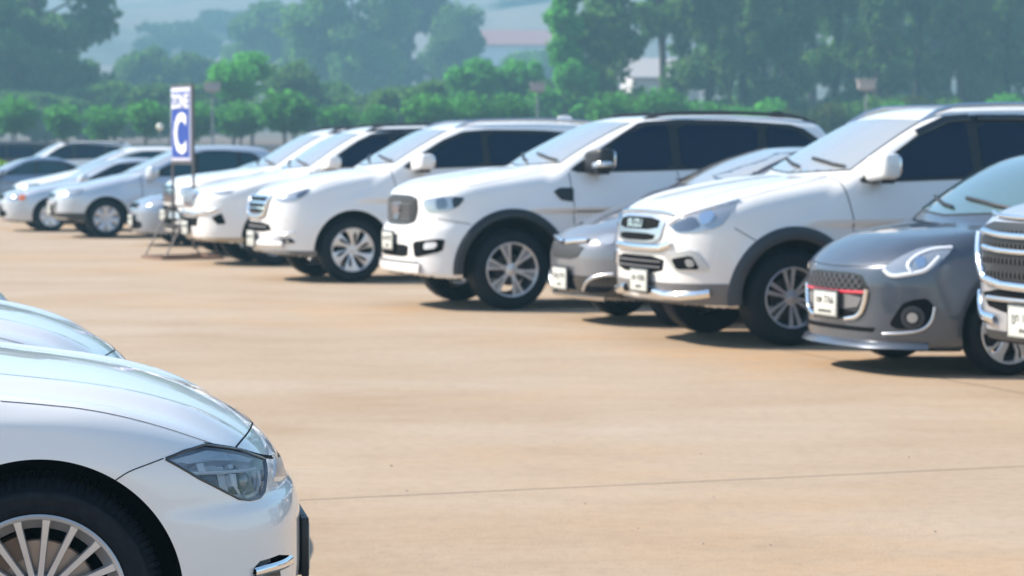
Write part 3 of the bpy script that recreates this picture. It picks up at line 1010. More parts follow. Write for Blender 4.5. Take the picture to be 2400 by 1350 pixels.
HL['vent_suv_low'] = [(-0.2, 0.593), (0.503, 0.648), (0.487, 0.508), (-0.144, 0.507), (-0.11, 0.771), (0.176, 0.606)]
HL['petal_suv'] = [(-0.153, 0.98), (0.092, 1.051), (0.31, 1.106), (0.283, 1.029), (0.195, 0.96), (0.005, 0.936), (-0.116, 0.949)]
HL['petal_suv_in'] = [(0.165, 1.014), (0.227, 1.06), (0.291, 1.083), (0.276, 1.022), (0.214, 0.983)]
HL['petal_suv_fog'] = [(0.141, 0.505), (0.291, 0.528), (0.361, 0.471), (0.183, 0.459)]
HL['petal_suv_chrome'] = [(-0.027, 0.49), (0.195, 0.557), (0.354, 0.59)]
HL['boom_light'] = [(-0.079, 0.973), (0.115, 0.991), (0.323, 1.014), (0.259, 0.965), (0.124, 0.948)]
HL['boom_chrome'] = [(-0.215, 0.682), (0.072, 0.721), (0.315, 0.768)]
HL['boom_fog'] = [(0.168, 0.646), (0.313, 0.713), (0.361, 0.571), (0.26, 0.559)]
HL['hatch_light'] = [(-0.14, 0.718), (-0.098, 0.76), (-0.01, 0.819), (0.083, 0.863), (0.183, 0.88), (0.307, 0.876), (0.274, 0.812), (0.205, 0.735), (0.151, 0.703), (-0.073, 0.664)]
HL['hatch_line'] = [(-0.13, 0.72), (-0.073, 0.673), (0.048, 0.693), (0.143, 0.712), (0.184, 0.743), (0.231, 0.809)]
HL['hatch_line2'] = [(0.068, 0.711), (0.031, 0.75), (0.069, 0.812), (0.176, 0.861), (0.295, 0.87)]
HL['hatch_lamp'] = [(0.07, 0.803), (0.139, 0.813), (0.158, 0.752), (0.101, 0.734)]
HL['hatch_grille'] = [(-0.262, 0.666), (0.175, 0.685), (0.482, 0.681), (0.517, 0.575), (0.461, 0.392), (-0.182, 0.367), (-0.342, 0.578), (-0.268, 0.563), (0.503, 0.57)]
HL['hatch_u'] = [(0.506, 0.584), (0.495, 0.475), (0.456, 0.397), (0.337, 0.383)]
HL['hatch_fog'] = [(0.043, 0.496), (0.124, 0.525), (0.205, 0.534), (0.253, 0.477), (0.243, 0.406), (0.176, 0.325), (0.0, 0.325), (-0.049, 0.354)]
HL['hatch_fogc'] = [(0.115, 0.404)]
HL['hatch_fogline'] = [(0.253, 0.477), (0.243, 0.397), (0.2, 0.334), (0.107, 0.301), (-0.095, 0.285)]
HL['tt_light'] = [(-0.088, 0.769), (-0.014, 0.803), (0.094, 0.805), (0.116, 0.733), (0.049, 0.708), (-0.04, 0.722)]
HL['tt_bar'] = [(0.182, 0.719), (0.32, 0.732), (0.468, 0.74)]
HL['tt_fog'] = [(-0.114, 0.32), (-0.037, 0.398), (0.193, 0.43), (0.18, 0.305), (-0.094, 0.288)]
HL['tt_fogline'] = [(-0.144, 0.31), (-0.081, 0.397), (0.031, 0.442), (0.198, 0.463)]
HL['soft_light'] = [(-0.043, 0.797), (-0.122, 0.912), (0.366, 0.883), (0.373, 0.782), (0.195, 0.715)]
HL['vent_suv_grille'] = [(-0.45, 1.100), (0.45, 1.100), (0.48, 0.95), (0.40, 0.810), (-0.40, 0.810), (-0.48, 0.95)]
HL['vent_suv_low'] = [(-0.42, 0.625), (0.42, 0.625), (0.40, 0.508), (-0.40, 0.508)]
HL['hatch_grille'] = [(-0.36, 0.69), (0.36, 0.69), (0.44, 0.60), (0.43, 0.54), (0.33, 0.372), (-0.33, 0.372), (-0.43, 0.54), (-0.44, 0.60)]
HL['hatch_u'] = [(0.435, 0.584), (0.415, 0.475), (0.365, 0.392), (0.22, 0.372)]
HL['tt_bar'] = [(0.03, 0.719), (0.2, 0.732), (0.40, 0.745)]
HL['soft_light'] = [(-0.03, 0.80), (0.02, 0.87), (0.36, 0.885), (0.36, 0.80), (0.195, 0.725)]
LAMPS = [(-0.035, 0.612, 0.036)]
GUIDES = [([(0.225, 0.657), (0.14, 0.652), (0.03, 0.646), (-0.10, 0.636)], 0.006),
          ([(0.058, 0.632), (0.052, 0.603), (0.034, 0.580)], 0.0045),
          ([(-0.118, 0.622), (-0.104, 0.592), (-0.066, 0.572), (0.01, 0.568)], 0.006)]
PODS = [([(0.286, 0.693), (0.20, 0.706), (0.125, 0.712), (0.04, 0.697), (-0.04, 0.679), (-0.10, 0.660), (-0.06, 0.658), (0.04, 0.676), (0.125, 0.685), (0.22, 0.683)], 0.012, 0),
        ([(0.192, 0.682), (0.166, 0.682), (0.166, 0.657), (0.192, 0.660)], 0.014, 0),
        ([(0.160, 0.676), (0.112, 0.674), (0.112, 0.658), (0.160, 0.660)], 0.022, 1),
        ([(0.168, 0.648), (0.112, 0.646), (0.112, 0.602), (0.140, 0.610), (0.168, 0.626)], 0.030, 3),
        ([(0.108, 0.672), (0.072, 0.670), (0.072, 0.586), (0.108, 0.598)], 0.026, 1),
        ([(0.070, 0.640), (0.042, 0.637), (0.044, 0.600), (0.070, 0.606)], 0.014, 0),
        ([(0.038, 0.668), (0.006, 0.664), (0.006, 0.576), (0.038, 0.580)], 0.024, 2),
        ([(0.068, 0.668), (0.040, 0.668), (0.042, 0.656), (0.066, 0.655)], 0.014, 0),
        ([(-0.002, 0.658), (-0.030, 0.656), (-0.030, 0.636), (-0.002, 0.638)], 0.024, 1),
        ([(-0.080, 0.634), (-0.125, 0.622), (-0.104, 0.580), (-0.070, 0.576)], 0.022, 1)]
HL['near_light'] = [(0.295, 0.698), (0.23, 0.713), (0.139, 0.72), (0.055, 0.704), (-0.023, 0.689), (-0.093, 0.666), (-0.169, 0.645), (-0.134, 0.608), (-0.085, 0.568), (-0.045, 0.558), (0.017, 0.56), (0.065, 0.57), (0.116, 0.594), (0.205, 0.639), (0.248, 0.667)]
HL['near_kidney'] = [(-0.025, 0.626), (-0.293, 0.601), (-0.288, 0.599), (-0.252, 0.579), (-0.214, 0.553), (0.08, 0.591)]
HL['near_gap_top'] = [(0.132, 0.721), (0.055, 0.706), (-0.023, 0.69), (-0.1, 0.667), (-0.177, 0.649), (-0.268, 0.634), (-0.5, 0.608)]
HL['near_gap_nose'] = [(-0.02, 0.693), (-0.095, 0.704)]
HL['near_gap_hood'] = [(0.617, -0.114), (0.597, -0.117), (0.476, -0.137), (0.276, -0.163), (0.003, -0.19)]
HL['near_gap_wing'] = [(0.092, 0.854), (-0.018, 0.843), (-0.128, 0.829), (-0.239, 0.803), (-0.352, 0.765), (-0.468, 0.716)]
HL['near_gap_bumper'] = [(-0.198, 0.645), (-0.236, 0.67), (-0.287, 0.686), (-0.329, 0.699)]
HL['near_fog'] = [(0.035, 0.362), (0.028, 0.381), (0.002, 0.394), (-0.108, 0.393), (-0.195, 0.376), (-0.227, 0.357), (-0.217, 0.346), (-0.089, 0.352)]
HL['near_blade'] = [(0.033, 0.366), (-0.027, 0.366), (-0.111, 0.362), (-0.21, 0.359)]
HL['near_foglamp'] = [(0.029, 0.38), (0.002, 0.394), (-0.117, 0.389), (-0.123, 0.368), (-0.027, 0.372)]
HL['near_intake'] = [(0.035, 0.359), (-0.11, 0.355), (-0.117, 0.332)]
# ------------------------------------------------------------------ the rest of the right-hand row
def car_black_vent_suv(loc, rz):
    c = suv(rw=0.39, ra=0.50, nc=0.20, kc=0.32,
        deck=[(1.0, 1.06), (0.93, 1.12), (0.80, 1.18), (0.45, 1.262), (0.1, 1.315), (-0.3, 1.365), (-0.6, 1.38), (-1.5, 1.35), (-3.9, 1.36)],
        nose=[(0.25, 0.83), (0.34, 0.915), (0.52, 0.925), (0.66, 0.925), (0.77, 0.91), (0.85, 0.86), (1.05, 0.85), (1.14, 0.835), (1.25, 0.70)],
        sec=[(0.2, 0.08), (0.32, 0.03), (0.5, 0.008), (0.7, 0.0), (0.92, 0.004), (1.06, 0.018), (1.2, 0.042), (1.32, 0.07), (1.45, 0.11)],
        ws=[(1.25, -0.24), (1.375, -0.40), (1.80, -1.20), (2.0, -1.62)],
        roof=[(-0.9, 1.75), (-1.25, 1.84), (-1.7, 1.885), (-2.4, 1.90), (-3.1, 1.875), (-3.9, 1.79)], zbelt=1.33)
    c['extra_top'] = lambda x, y: 0.028 * np.exp(-((y - 0.56) / 0.14) ** 2) * sstep(-0.9, -0.2, x) * sstep(1.0, 0.5, x)
    B = Body(c)
    car = new_car('parked_car', 'white off-roader with black wing vent, black mirrors and broad black wheel-arch mouldings', ROW, loc, rz)
    body_mesh(B, 'body', car, [M['white2'], M['well'], M['black']], None, 0.03, 0.03, None)
    lower_cladding(B, car, 0.4, 0.40, 0.59, M['black'], False)
    for s in (False, True):
        flare_ring(B, 'wheel_arch_trim', 0.0, 0.498, 0.588, M['black'], car, 0.028, -4, 184, s)
        flare_ring(B, 'wheel_arch_trim', -B.wb, 0.498, 0.588, M['black'], car, 0.028, -4, 184, s)
    wheels(car, B, 0.39, 0.262, 0.26, 'split6', M['alloy_bright'], spin=4)
    fr = [(-0.52, 1.352), (-0.70, 1.318), (-1.6, 1.335), (-3.60, 1.40), (-3.55, 1.52), (-3.15, 1.79), (-2.4, 1.835), (-1.85, 1.84), (-1.42, 1.812), (-1.1, 1.70)]
    windows(B, car, [[(-0.78, 1.340), (-1.70, 1.352), (-1.70, 1.785), (-1.50, 1.775), (-1.16, 1.672)],
                     [(-1.80, 1.355), (-2.62, 1.378), (-2.68, 1.775), (-1.80, 1.785)],
                     [(-2.75, 1.38), (-3.52, 1.41), (-3.42, 1.53), (-3.10, 1.735), (-2.77, 1.775)]], M['glass'], fr)
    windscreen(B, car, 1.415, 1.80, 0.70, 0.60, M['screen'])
    wipers(car, B, 1.415, 35)
    gap_line(B, car, side([(-0.60, 1.32), (-0.62, 1.05), (-0.64, 0.75), (-0.70, 0.45)]))
    gap_line(B, car, side([(-1.75, 1.33), (-1.75, 0.45)]))
    gap_line(B, car, side([(0.42, 1.19), (0.0, 1.27), (-0.45, 1.35)]), w=0.006)
    gap_line(B, car, side([(0.70, 0.88), (0.42, 0.83)]), w=0.007)
    patch2(B, 'wing_vent', HL['vent_suv_vent'], 90, 0, M['black'], car, off=0.012, thick=0.02, rnd=1, rr=0.12)
    lights_pair(B, car, 'headlight', HL['vent_suv'], 38, M['lens'])
    patch2(B, 'headlight_inset', HL['vent_suv_dark'], 38, 0, M['gloss_black'], car, off=0.012, thick=0.01, rnd=1)
    patch2(B, 'headlight_inset', HL['vent_suv_lamp'], 38, 0, M['lens_dark'], car, off=0.012, thick=0.01, rnd=1)
    patch(B, 'grille', HL['vent_suv_grille'], 0, 0, M['cladding'], car, off=0.012, thick=0.04, rnd=2, rr=0.18)
    patch(B, 'grille_opening', [(y * 0.94, 0.945 + (z - 0.945) * 0.88) for y, z in HL['vent_suv_grille']], 0, 0, M['mesh'], car, off=0.018, thick=0.02, rnd=2, rr=0.18)
    grille_bars(B, car, (0.87, 0.905, 0.94, 0.975, 1.01), 0.37, 0.010, M['cladding_grey'], 0.02, 0.010)
    patch(B, 'grille_badge', ellipse(0, 0.985, 0.12, 0.052), 0, 0, M['chrome'], car, off=0.045, thick=0.03)
    patch(B, 'grille_bar', [(-0.12, 0.94), (0.12, 0.94), (0.07, 0.86), (-0.07, 0.86)], 0, 0, M['chrome'], car, off=0.035, thick=0.02, rnd=1)
    patch(B, 'lower_grille', HL['vent_suv_low'], 0, 0, M['void'], car, off=0.006, thick=0.02, rnd=1, rr=0.12)
    patch2(B, 'lower_grille', HL['vent_suv_lowside'], 32, 0, M['void'], car, off=0.006, thick=0.02, rnd=1, rr=0.12)
    patch2(B, 'fog_light', HL['vent_suv_fog'], 32, 0, M['lamp_white'], car, off=0.016, thick=0.02, rnd=1)
    wrap(B, 'bumper_guard', car, [(0.45, 0.0), (0.445, 0.025), (0.40, 0.035), (0.36, 0.03), (0.35, 0.0)], -52, 52, M['white2'])
    wrap(B, 'bumper_trim', car, [(0.468, 0.0), (0.465, 0.02), (0.452, 0.02), (0.45, 0.0)], -50, 50, M['cladding_grey'])
    xp = float(project(B.F, [(0.0, 0.66)], 0, 0, 0.0)[0][0][0])
    licence_plate(car, xp + 0.03, -0.05, 0.655, [('ขก 8129', 0.022, 0.075), ('กรุงเทพ', -0.045, 0.035)], h=0.17)
    door_mirror(car, B, -0.86, 1.435, M['black'], (0.17, 0.30, 0.22), chrome=True)
    ribbon(B, 'door_handle', side([(-1.50, 1.13), (-1.68, 1.135)]), 90, 0, 0.035, M['chrome'], car, off=0.01, bulge=0.03, both=True)
    roof_rails(car, B, -1.5, -3.4, 0.58, M['cladding'], 0.045)
    a = MB(); v, f = superbox((-3.25, 0.0, 1.90), (0.16, 0.05, 0.10), 0.8); a.add(v, f); a.build('roof_antenna', M['black'], car)
    return car, B

def car_petal_suv(loc, rz):
    c = suv(rw=0.383, ra=0.465, flare=0.030, fl_w=0.16,
        deck=[(1.0, 0.96), (0.92, 1.02), (0.75, 1.10), (0.42, 1.205), (0.1, 1.275), (-0.25, 1.325), (-0.6, 1.35), (-1.5, 1.34), (-3.9, 1.36)],
        sec=[(0.2, 0.10), (0.34, 0.05), (0.5, 0.015), (0.7, 0.0), (0.88, 0.006), (1.02, 0.025), (1.15, 0.05), (1.28, 0.075), (1.4, 0.11)],
        ws=[(1.2, -0.14), (1.35, -0.38), (1.75, -1.10), (2.0, -1.62)], zbelt=1.32, nc=0.26)
    B = Body(c)
    car = new_car('parked_car', 'white off-roader with broad six-petal silver wheels and white black-bottomed mirrors', ROW, loc, rz)
    body_mesh(B, 'body', car, [M['white'], M['well'], M['cladding_grey']], None, 0.032, 0.032, None)
    lower_cladding(B, car, 0.375, 0.38, 0.47, M['cladding_grey'])
    wheels(car, B, 0.383, 0.255, 0.25, 'petal6', M['alloy_bright'], spin=0)
    fr = [(-0.50, 1.355), (-0.70, 1.318), (-1.6, 1.345), (-3.45, 1.40), (-3.40, 1.52), (-3.0, 1.74), (-2.4, 1.785), (-1.75, 1.79), (-1.42, 1.765), (-1.12, 1.66)]
    windows(B, car, [[(-0.75, 1.340), (-1.64, 1.362), (-1.64, 1.742), (-1.50, 1.735), (-1.18, 1.635)],
                     [(-1.72, 1.364), (-2.55, 1.385), (-2.62, 1.735), (-1.72, 1.745)],
                     [(-2.68, 1.39), (-3.38, 1.41), (-3.28, 1.53), (-2.98, 1.69), (-2.70, 1.73)]], M['glass'], fr)
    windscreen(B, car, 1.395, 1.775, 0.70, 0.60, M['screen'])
    wipers(car, B, 1.395, 35)
    gap_line(B, car, side([(-0.48, 1.33), (-0.54, 1.05), (-0.56, 0.75), (-0.60, 0.42)]))
    gap_line(B, car, side([(-1.68, 1.33), (-1.68, 0.45)]))
    gap_line(B, car, side([(0.40, 1.12), (0.0, 1.24), (-0.45, 1.33)]), w=0.006)
    lights_pair(B, car, 'headlight', HL['petal_suv'], 40, M['lens'])
    patch2(B, 'headlight_inset', HL['petal_suv_in'], 40, 0, M['lens_dark'], car, off=0.012, thick=0.01, rnd=1)
    patch(B, 'grille', [(-0.46, 1.01), (0.46, 1.01), (0.34, 0.76), (-0.34, 0.76)], 0, 0, M['chrome'], car, off=0.014, thick=0.04, rnd=2, rr=0.15)
    for z in (0.965, 0.895, 0.83):
        patch(B, 'grille_opening', [(-0.36, z + 0.019), (0.36, z + 0.019), (0.34, z - 0.019), (-0.34, z - 0.019)], 0, 0, M['void'], car, off=0.02, thick=0.02)
    ribbon(B, 'grille_bar', [(0.45, 1.01), (0.40, 0.90), (0.36, 0.80), (0.2, 0.76), (-0.2, 0.76), (-0.36, 0.80), (-0.40, 0.90), (-0.45, 1.01)], 0, 0, 0.055, M['chrome'], car, off=0.014, bulge=0.02)
    patch(B, 'lower_grille', [(-0.44, 0.70), (0.44, 0.70), (0.54, 0.59), (-0.54, 0.59)], 0, 0, M['void'], car, off=0.006, thick=0.02, rnd=1)
    grille_bars(B, car, (0.645,), 0.42, 0.02, M['cladding_grey'], 0.008, 0.012)
    wrap(B, 'bumper_trim', car, [(0.49, 0.0), (0.485, 0.03), (0.44, 0.045), (0.41, 0.03), (0.40, 0.0)], -58, 58, M['white'])
    patch2(B, 'fog_light_surround', HL['petal_suv_fog'], 30, 0, M['void'], car, off=0.008, thick=0.02, rnd=1, rr=0.12)
    patch2(B, 'fog_light', ellipse(0.26, 0.492, 0.025, 0.02), 30, 0, M['lens'], car, off=0.016, thick=0.02)
    ribbon(B, 'bumper_trim', [(a, b) for a, b in HL['petal_suv_chrome']], 30, 0, 0.03, M['chrome'], car, off=0.008, bulge=0.014, both=True)
    xp = float(project(B.F, [(0.0, 0.45)], 0, 0, 0.0)[0][0][0])
    licence_plate(car, xp + 0.05, -0.05, 0.50, [('ผต 2517', 0.022, 0.075), ('ชลบุรี', -0.045, 0.035)], h=0.18)
    door_mirror(car, B, -0.82, 1.40, M['white'], (0.17, 0.28, 0.19), M['black'])
    ribbon(B, 'door_handle', side([(-1.42, 1.13), (-1.60, 1.135)]), 90, 0, 0.035, M['white'], car, off=0.01, bulge=0.03, both=True)
    roof_rails(car, B, -1.35, -3.4, 0.60, M['satin'], 0.05)
    a = MB(); v, f = superbox((-3.0, 0.0, 1.93), (0.20, 0.05, 0.10), 0.8); a.add(v, f); a.build('roof_antenna', M['white'], car)
    return car, B

def car_boomerang_suv(loc, rz, label, m='white2', kind=0):
    """off-roader with a raised hood edge, thin lamps and angular bumper pods; kind 1: taller square grille"""
    c = suv(rw=0.385, ra=0.46,
        deck=[(1.06, 0.93), (0.98, 0.99), (0.82, 1.045), (0.52, 1.11), (0.1, 1.195), (-0.28, 1.265), (-0.6, 1.30), (-1.5, 1.31), (-3.9, 1.33)] if kind == 0 else
             [(1.0, 1.02), (0.94, 1.10), (0.82, 1.15), (0.52, 1.20), (0.1, 1.25), (-0.28, 1.30), (-0.6, 1.32), (-1.5, 1.31), (-3.9, 1.33)],
        nose=[(0.25, 0.86), (0.36, 0.96), (0.5, 0.985), (0.7, 0.99), (0.9, 0.985), (1.0, 0.93), (1.12, 0.76)] if kind == 0 else
             [(0.25, 0.82), (0.36, 0.93), (0.55, 0.95), (0.75, 0.95), (0.95, 0.945), (1.06, 0.92), (1.2, 0.78)],
        ws=[(1.15, -0.10), (1.285, -0.34), (1.75, -1.12), (2.0, -1.66)], zbelt=1.30)
    B = Body(c)
    car = new_car('parked_car', label, ROW, loc, rz)
    body_mesh(B, 'body', car, [M[m], M['well'], M['tan' if kind == 0 else 'cladding']], None, 0.036, 0.036, None)
    lower_cladding(B, car, 0.385 if kind == 0 else 0.48, 0.40, 0.465, M['tan' if kind == 0 else 'cladding'])
    wheels(car, B, 0.385, 0.25, 0.26, 'ten', M['alloy'], spin=10)
    fr = [(-0.46, 1.32), (-0.70, 1.305), (-1.6, 1.33), (-3.50, 1.38), (-3.45, 1.50), (-3.1, 1.73), (-2.4, 1.79), (-1.75, 1.80), (-1.42, 1.775), (-1.12, 1.67)]
    windows(B, car, [[(-0.75, 1.325), (-1.64, 1.347), (-1.64, 1.745), (-1.50, 1.74), (-1.18, 1.645)],
                     [(-1.72, 1.35), (-2.55, 1.37), (-2.62, 1.735), (-1.72, 1.75)],
                     [(-2.68, 1.375), (-3.42, 1.39), (-3.35, 1.51), (-3.02, 1.69), (-2.70, 1.73)]], M['glass'], fr)
    patch2(B, 'roof_trim', side([(-1.30, 1.80), (-1.55, 1.835), (-2.4, 1.855), (-3.2, 1.82), (-3.2, 1.78), (-2.4, 1.812), (-1.6, 1.80)]), 90, 0, M['gloss_black'], car, off=0.006, thick=0.006, cell=0.1)
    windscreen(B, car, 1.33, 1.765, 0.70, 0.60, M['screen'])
    wipers(car, B, 1.33, 35)
    gap_line(B, car, side([(-0.50, 1.30), (-0.55, 1.05), (-0.58, 0.75), (-0.62, 0.45)]))
    gap_line(B, car, side([(0.36, 1.02), (0.0, 1.15), (-0.45, 1.27)]), w=0.007)
    if kind == 0:
        patch2(B, 'headlight', HL['boom_light'], 38, 0, M['lens'], car, off=0.006, thick=0.02, rnd=1)
        patch(B, 'grille', [(-0.42, 1.0), (0.42, 1.0), (0.33, 0.78), (-0.33, 0.78)], 0, 0, M['chrome'], car, off=0.012, thick=0.04, rnd=1)
        patch(B, 'grille_opening', [(-0.36, 0.975), (0.36, 0.975), (0.30, 0.83), (-0.30, 0.83)], 0, 0, M['brown'], car, off=0.018, thick=0.02, rnd=1)
        grille_bars(B, car, (0.95, 0.91, 0.87), 0.32, 0.016, M['satin'], 0.02, 0.01)
        ribbon(B, 'bumper_trim', HL['boom_chrome'], 30, 0, 0.06, M['chrome'], car, off=0.008, bulge=0.025, both=True, smooth=True, step=0.02)
        patch(B, 'lower_grille', [(-0.45, 0.645), (0.45, 0.645), (0.40, 0.53), (-0.40, 0.53)], 0, 0, M['void'], car, off=0.006, thick=0.02)
        grille_bars(B, car, (0.70,), 0.40, 0.06, M['satin'], 0.008, 0.02)
        patch2(B, 'fog_light_surround', HL['boom_fog'], 32, 0, M['void'], car, off=0.008, thick=0.02, rnd=1, rr=0.1)
        xp = float(project(B.F, [(0.0, 0.45)], 0, 0, 0.0)[0][0][0])
        licence_plate(car, xp + 0.04, -0.05, 0.50, [('จน 6408', 0.022, 0.075), ('ระยอง', -0.045, 0.035)], h=0.18)
    else:
        patch2(B, 'headlight', [(-0.10, 1.02), (0.22, 1.05), (0.20, 0.90), (-0.10, 0.88)], 38, 0, M['lens'], car, off=0.006, thick=0.02, rnd=1)
        patch(B, 'grille', [(-0.44, 1.05), (0.44, 1.05), (0.44, 0.78), (-0.44, 0.78)], 0, 0, M['chrome'], car, off=0.012, thick=0.04, rnd=1)
        for z in (1.0, 0.94, 0.88, 0.82):
            patch(B, 'grille_opening', [(-0.38, z + 0.012), (0.38, z + 0.012), (0.38, z - 0.012), (-0.38, z - 0.012)], 0, 0, M['void'], car, off=0.02, thick=0.02)
        wrap(B, 'bumper_guard', car, [(0.66, 0.0), (0.655, 0.04), (0.56, 0.05), (0.54, 0.0)], -50, 50, M['satin'])
        patch(B, 'lower_grille', [(-0.55, 0.74), (0.55, 0.74), (0.50, 0.48), (-0.50, 0.48)], 0, 0, M['void'], car, off=0.006, thick=0.02, rnd=1)
        patch2(B, 'bumper_trim', [(0.30, 0.78), (0.46, 0.78), (0.46, 0.52), (0.34, 0.52)], 32, 0, M['satin'], car, off=0.01, thick=0.02, rnd=1)
        xp = float(project(B.F, [(0.0, 0.5)], 0, 0, 0.0)[0][0][0])
        licence_plate(car, xp + 0.07, 0.0, 0.60, [('บย 3391', 0.016, 0.06), ('ตราด', -0.04, 0.03)], h=0.15)
    door_mirror(car, B, -0.74, 1.375, M[m], (0.17, 0.27, 0.18), M['black'])
    roof_rails(car, B, -1.35, -3.3, 0.60, M['cladding'], 0.05)
    return car, B

def compact(**k):
    """lower, shorter car"""
    c = suv(W=0.86, wb=2.53, rw=0.315, ra=0.372,
        deck=[(0.88, 0.74), (0.80, 0.80), (0.62, 0.86), (0.3, 0.93), (0.0, 0.985), (-0.3, 1.03), (-0.6, 1.05), (-3.2, 1.06)],
        half=[(0.9, 0.70), (0.5, 0.80), (0.2, 0.838), (-0.4, 0.848), (-2.3, 0.848), (-3.1, 0.80)],
        sec=[(0.16, 0.09), (0.28, 0.03), (0.45, 0.004), (0.6, 0.0), (0.75, 0.01), (0.88, 0.032), (1.0, 0.065), (1.15, 0.11)],
        nose=[(0.15, 0.72), (0.24, 0.80), (0.42, 0.83), (0.58, 0.835), (0.72, 0.81), (0.82, 0.74), (0.95, 0.58)],
        tail=[(0.2, -2.95), (0.4, -3.12), (0.7, -3.14), (1.0, -3.08)],
        bot=[(-3.2, 0.32), (-2.7, 0.19), (0.5, 0.18), (1.0, 0.21)],
        ws=[(0.9, 0.05), (1.02, -0.14), (1.40, -0.95), (1.6, -1.45)],
        roof=[(-0.7, 1.36), (-1.0, 1.45), (-1.5, 1.50), (-2.2, 1.495), (-2.9, 1.42), (-3.2, 1.36)],
        rear=[(0.8, -3.05), (1.05, -3.02), (1.4, -2.72), (1.6, -2.5)],
        cab=[(0.0, 0.76), (-0.6, 0.78), (-2.2, 0.78), (-3.1, 0.70)],
        tumble=0.36, zbelt=1.0, cabz0=0.75, wc=0.24, rc=0.04, kr=0.15, kw=0.09, crown=0.06, nc=0.24, npow=2.3, kc=0.34, kt=0.13, flare=0.02, fl_w=0.10, welld=0.40)
    c.update(k)
    return c

def car_grey_hatch(loc, rz):
    c = compact(
        deck=[(1.0, 0.72), (0.93, 0.80), (0.75, 0.885), (0.4, 0.975), (0.05, 1.03), (-0.3, 1.07), (-0.6, 1.08), (-3.2, 1.08)],
        nose=[(0.12, 0.86), (0.2, 0.915), (0.35, 0.92), (0.6, 0.92), (0.72, 0.90), (0.81, 0.83), (0.95, 0.66)],
        sec=[(0.14, 0.05), (0.26, 0.012), (0.45, 0.0), (0.62, 0.004), (0.76, 0.012), (0.88, 0.035), (1.0, 0.07), (1.15, 0.11)],
        half=[(1.0, 0.70), (0.6, 0.815), (0.2, 0.85), (-0.4, 0.852), (-2.3, 0.852), (-3.1, 0.80)],
        bot=[(-3.2, 0.32), (-2.7, 0.19), (0.5, 0.17), (1.0, 0.17)], flare=0.03, fl_w=0.14,
        ws=[(0.95, 0.18), (1.065, 0.02), (1.48, -0.66), (1.6, -0.95)],
        roof=[(-0.5, 1.42), (-0.8, 1.49), (-1.3, 1.525), (-2.0, 1.51), (-2.9, 1.42), (-3.2, 1.36)], zbelt=1.02, nc=0.26)
    B = Body(c)
    car = new_car('parked_car', 'dark grey hatchback with honeycomb grille, red grille stripe and splitter lip', ROW, loc, rz)
    body_mesh(B, 'body', car, [M['grey'], M['well'], M['black']], None, 0.025, 0.025, None)
    wheels(car, B, 0.305, 0.222, 0.20, 'swirl5', M['alloy_bright'], spin=-8)
    fr = [(-0.12, 1.07), (-0.3, 1.04), (-2.3, 1.08), (-2.5, 1.25), (-2.2, 1.40), (-1.4, 1.445), (-0.9, 1.41)]
    windows(B, car, [[(-0.32, 1.06), (-1.25, 1.07), (-1.25, 1.41), (-0.95, 1.385)], [(-1.33, 1.07), (-2.2, 1.09), (-2.15, 1.37), (-1.33, 1.41)]], M['glass'], fr)
    windscreen(B, car, 1.10, 1.475, 0.66, 0.56, M['screen_teal'])
    wipers(car, B, 1.10, 35, 0.6)
    gap_line(B, car, side([(-0.30, 1.05), (-0.40, 0.8), (-0.42, 0.3)]), w=0.008)
    gap_line(B, car, [(-0.68, 0.80), (-0.50, 0.74), (0.0, 0.725), (0.50, 0.74), (0.68, 0.80)], 0, 0, 0.006, False)
    lights_pair(B, car, 'headlight', HL['hatch_light'], 42, M['lens'], cell=0.04)
    ribbon(B, 'headlight_inset', HL['hatch_line'], 42, 0, 0.028, M['lamp_white'], car, off=0.008, bulge=0.008, both=True, smooth=True, step=0.02)
    ribbon(B, 'headlight_inset', HL['hatch_line2'], 42, 0, 0.026, M['lamp_white'], car, off=0.008, bulge=0.008, both=True, smooth=True, step=0.02)
    patch2(B, 'headlight_inset', HL['hatch_lamp'], 42, 0, M['reflector'], car, off=0.010, thick=0.01, rnd=2)
    g = HL['hatch_grille']
    patch(B, 'grille', g, 0, 0, M['black'], car, off=0.004, thick=0.03, rnd=1, rr=0.15)
    # honeycomb lattice: crossing diagonal bars held inside the upper opening
    zt, zm, w = 0.672, 0.572, 0.41
    mb = []
    lat = MB()
    for k in range(-9, 22):
        for sgn in (1, -1):
            y0 = -w + k * 0.075; y1 = y0 + (zt - zm) * 1.25
            if sgn < 0: y0, y1 = -y0, -y1
            A = [(y0 + (y1 - y0) * t, zm + (zt - zm) * t) for t in np.linspace(0, 1, 6)]
            A = [a for a in A if abs(a[0]) < 0.40 - 0.7 * max(0, a[1] - 0.61)]
            if len(A) < 3: continue
            p, gg = project(B.F, A, 0, 0, 0.012)
            lat.tube([tuple(q) for q in p], 0.004, 5)
    lat.build('grille_mesh', M['mesh_light'], car)
    ribbon(B, 'grille_stripe', [(-0.42, 0.562), (-0.2, 0.557), (0, 0.556), (0.2, 0.557), (0.42, 0.562)], 0, 0, 0.022, M['red'], car, off=0.012, bulge=0.006)
    patch(B, 'lower_grille', [(-0.40, 0.542), (0.40, 0.542), (0.335, 0.44), (-0.335, 0.44)], 0, 0, M['cladding_grey'], car, off=0.008, thick=0.02, rnd=1)
    patch(B, 'lower_grille', [(-0.32, 0.432), (0.32, 0.432), (0.29, 0.393), (-0.29, 0.393)], 0, 0, M['void'], car, off=0.010, thick=0.02, rnd=1)
    ribbon(B, 'grille_bar', HL['hatch_u'], 0, 0, 0.035, M['chrome'], car, off=0.010, bulge=0.014, both=True, smooth=True, step=0.02)
    patch(B, 'lower_grille', [(-0.50, 0.325), (0.50, 0.325), (0.48, 0.295), (-0.48, 0.295)], 0, 0, M['void'], car, off=0.004, thick=0.01)
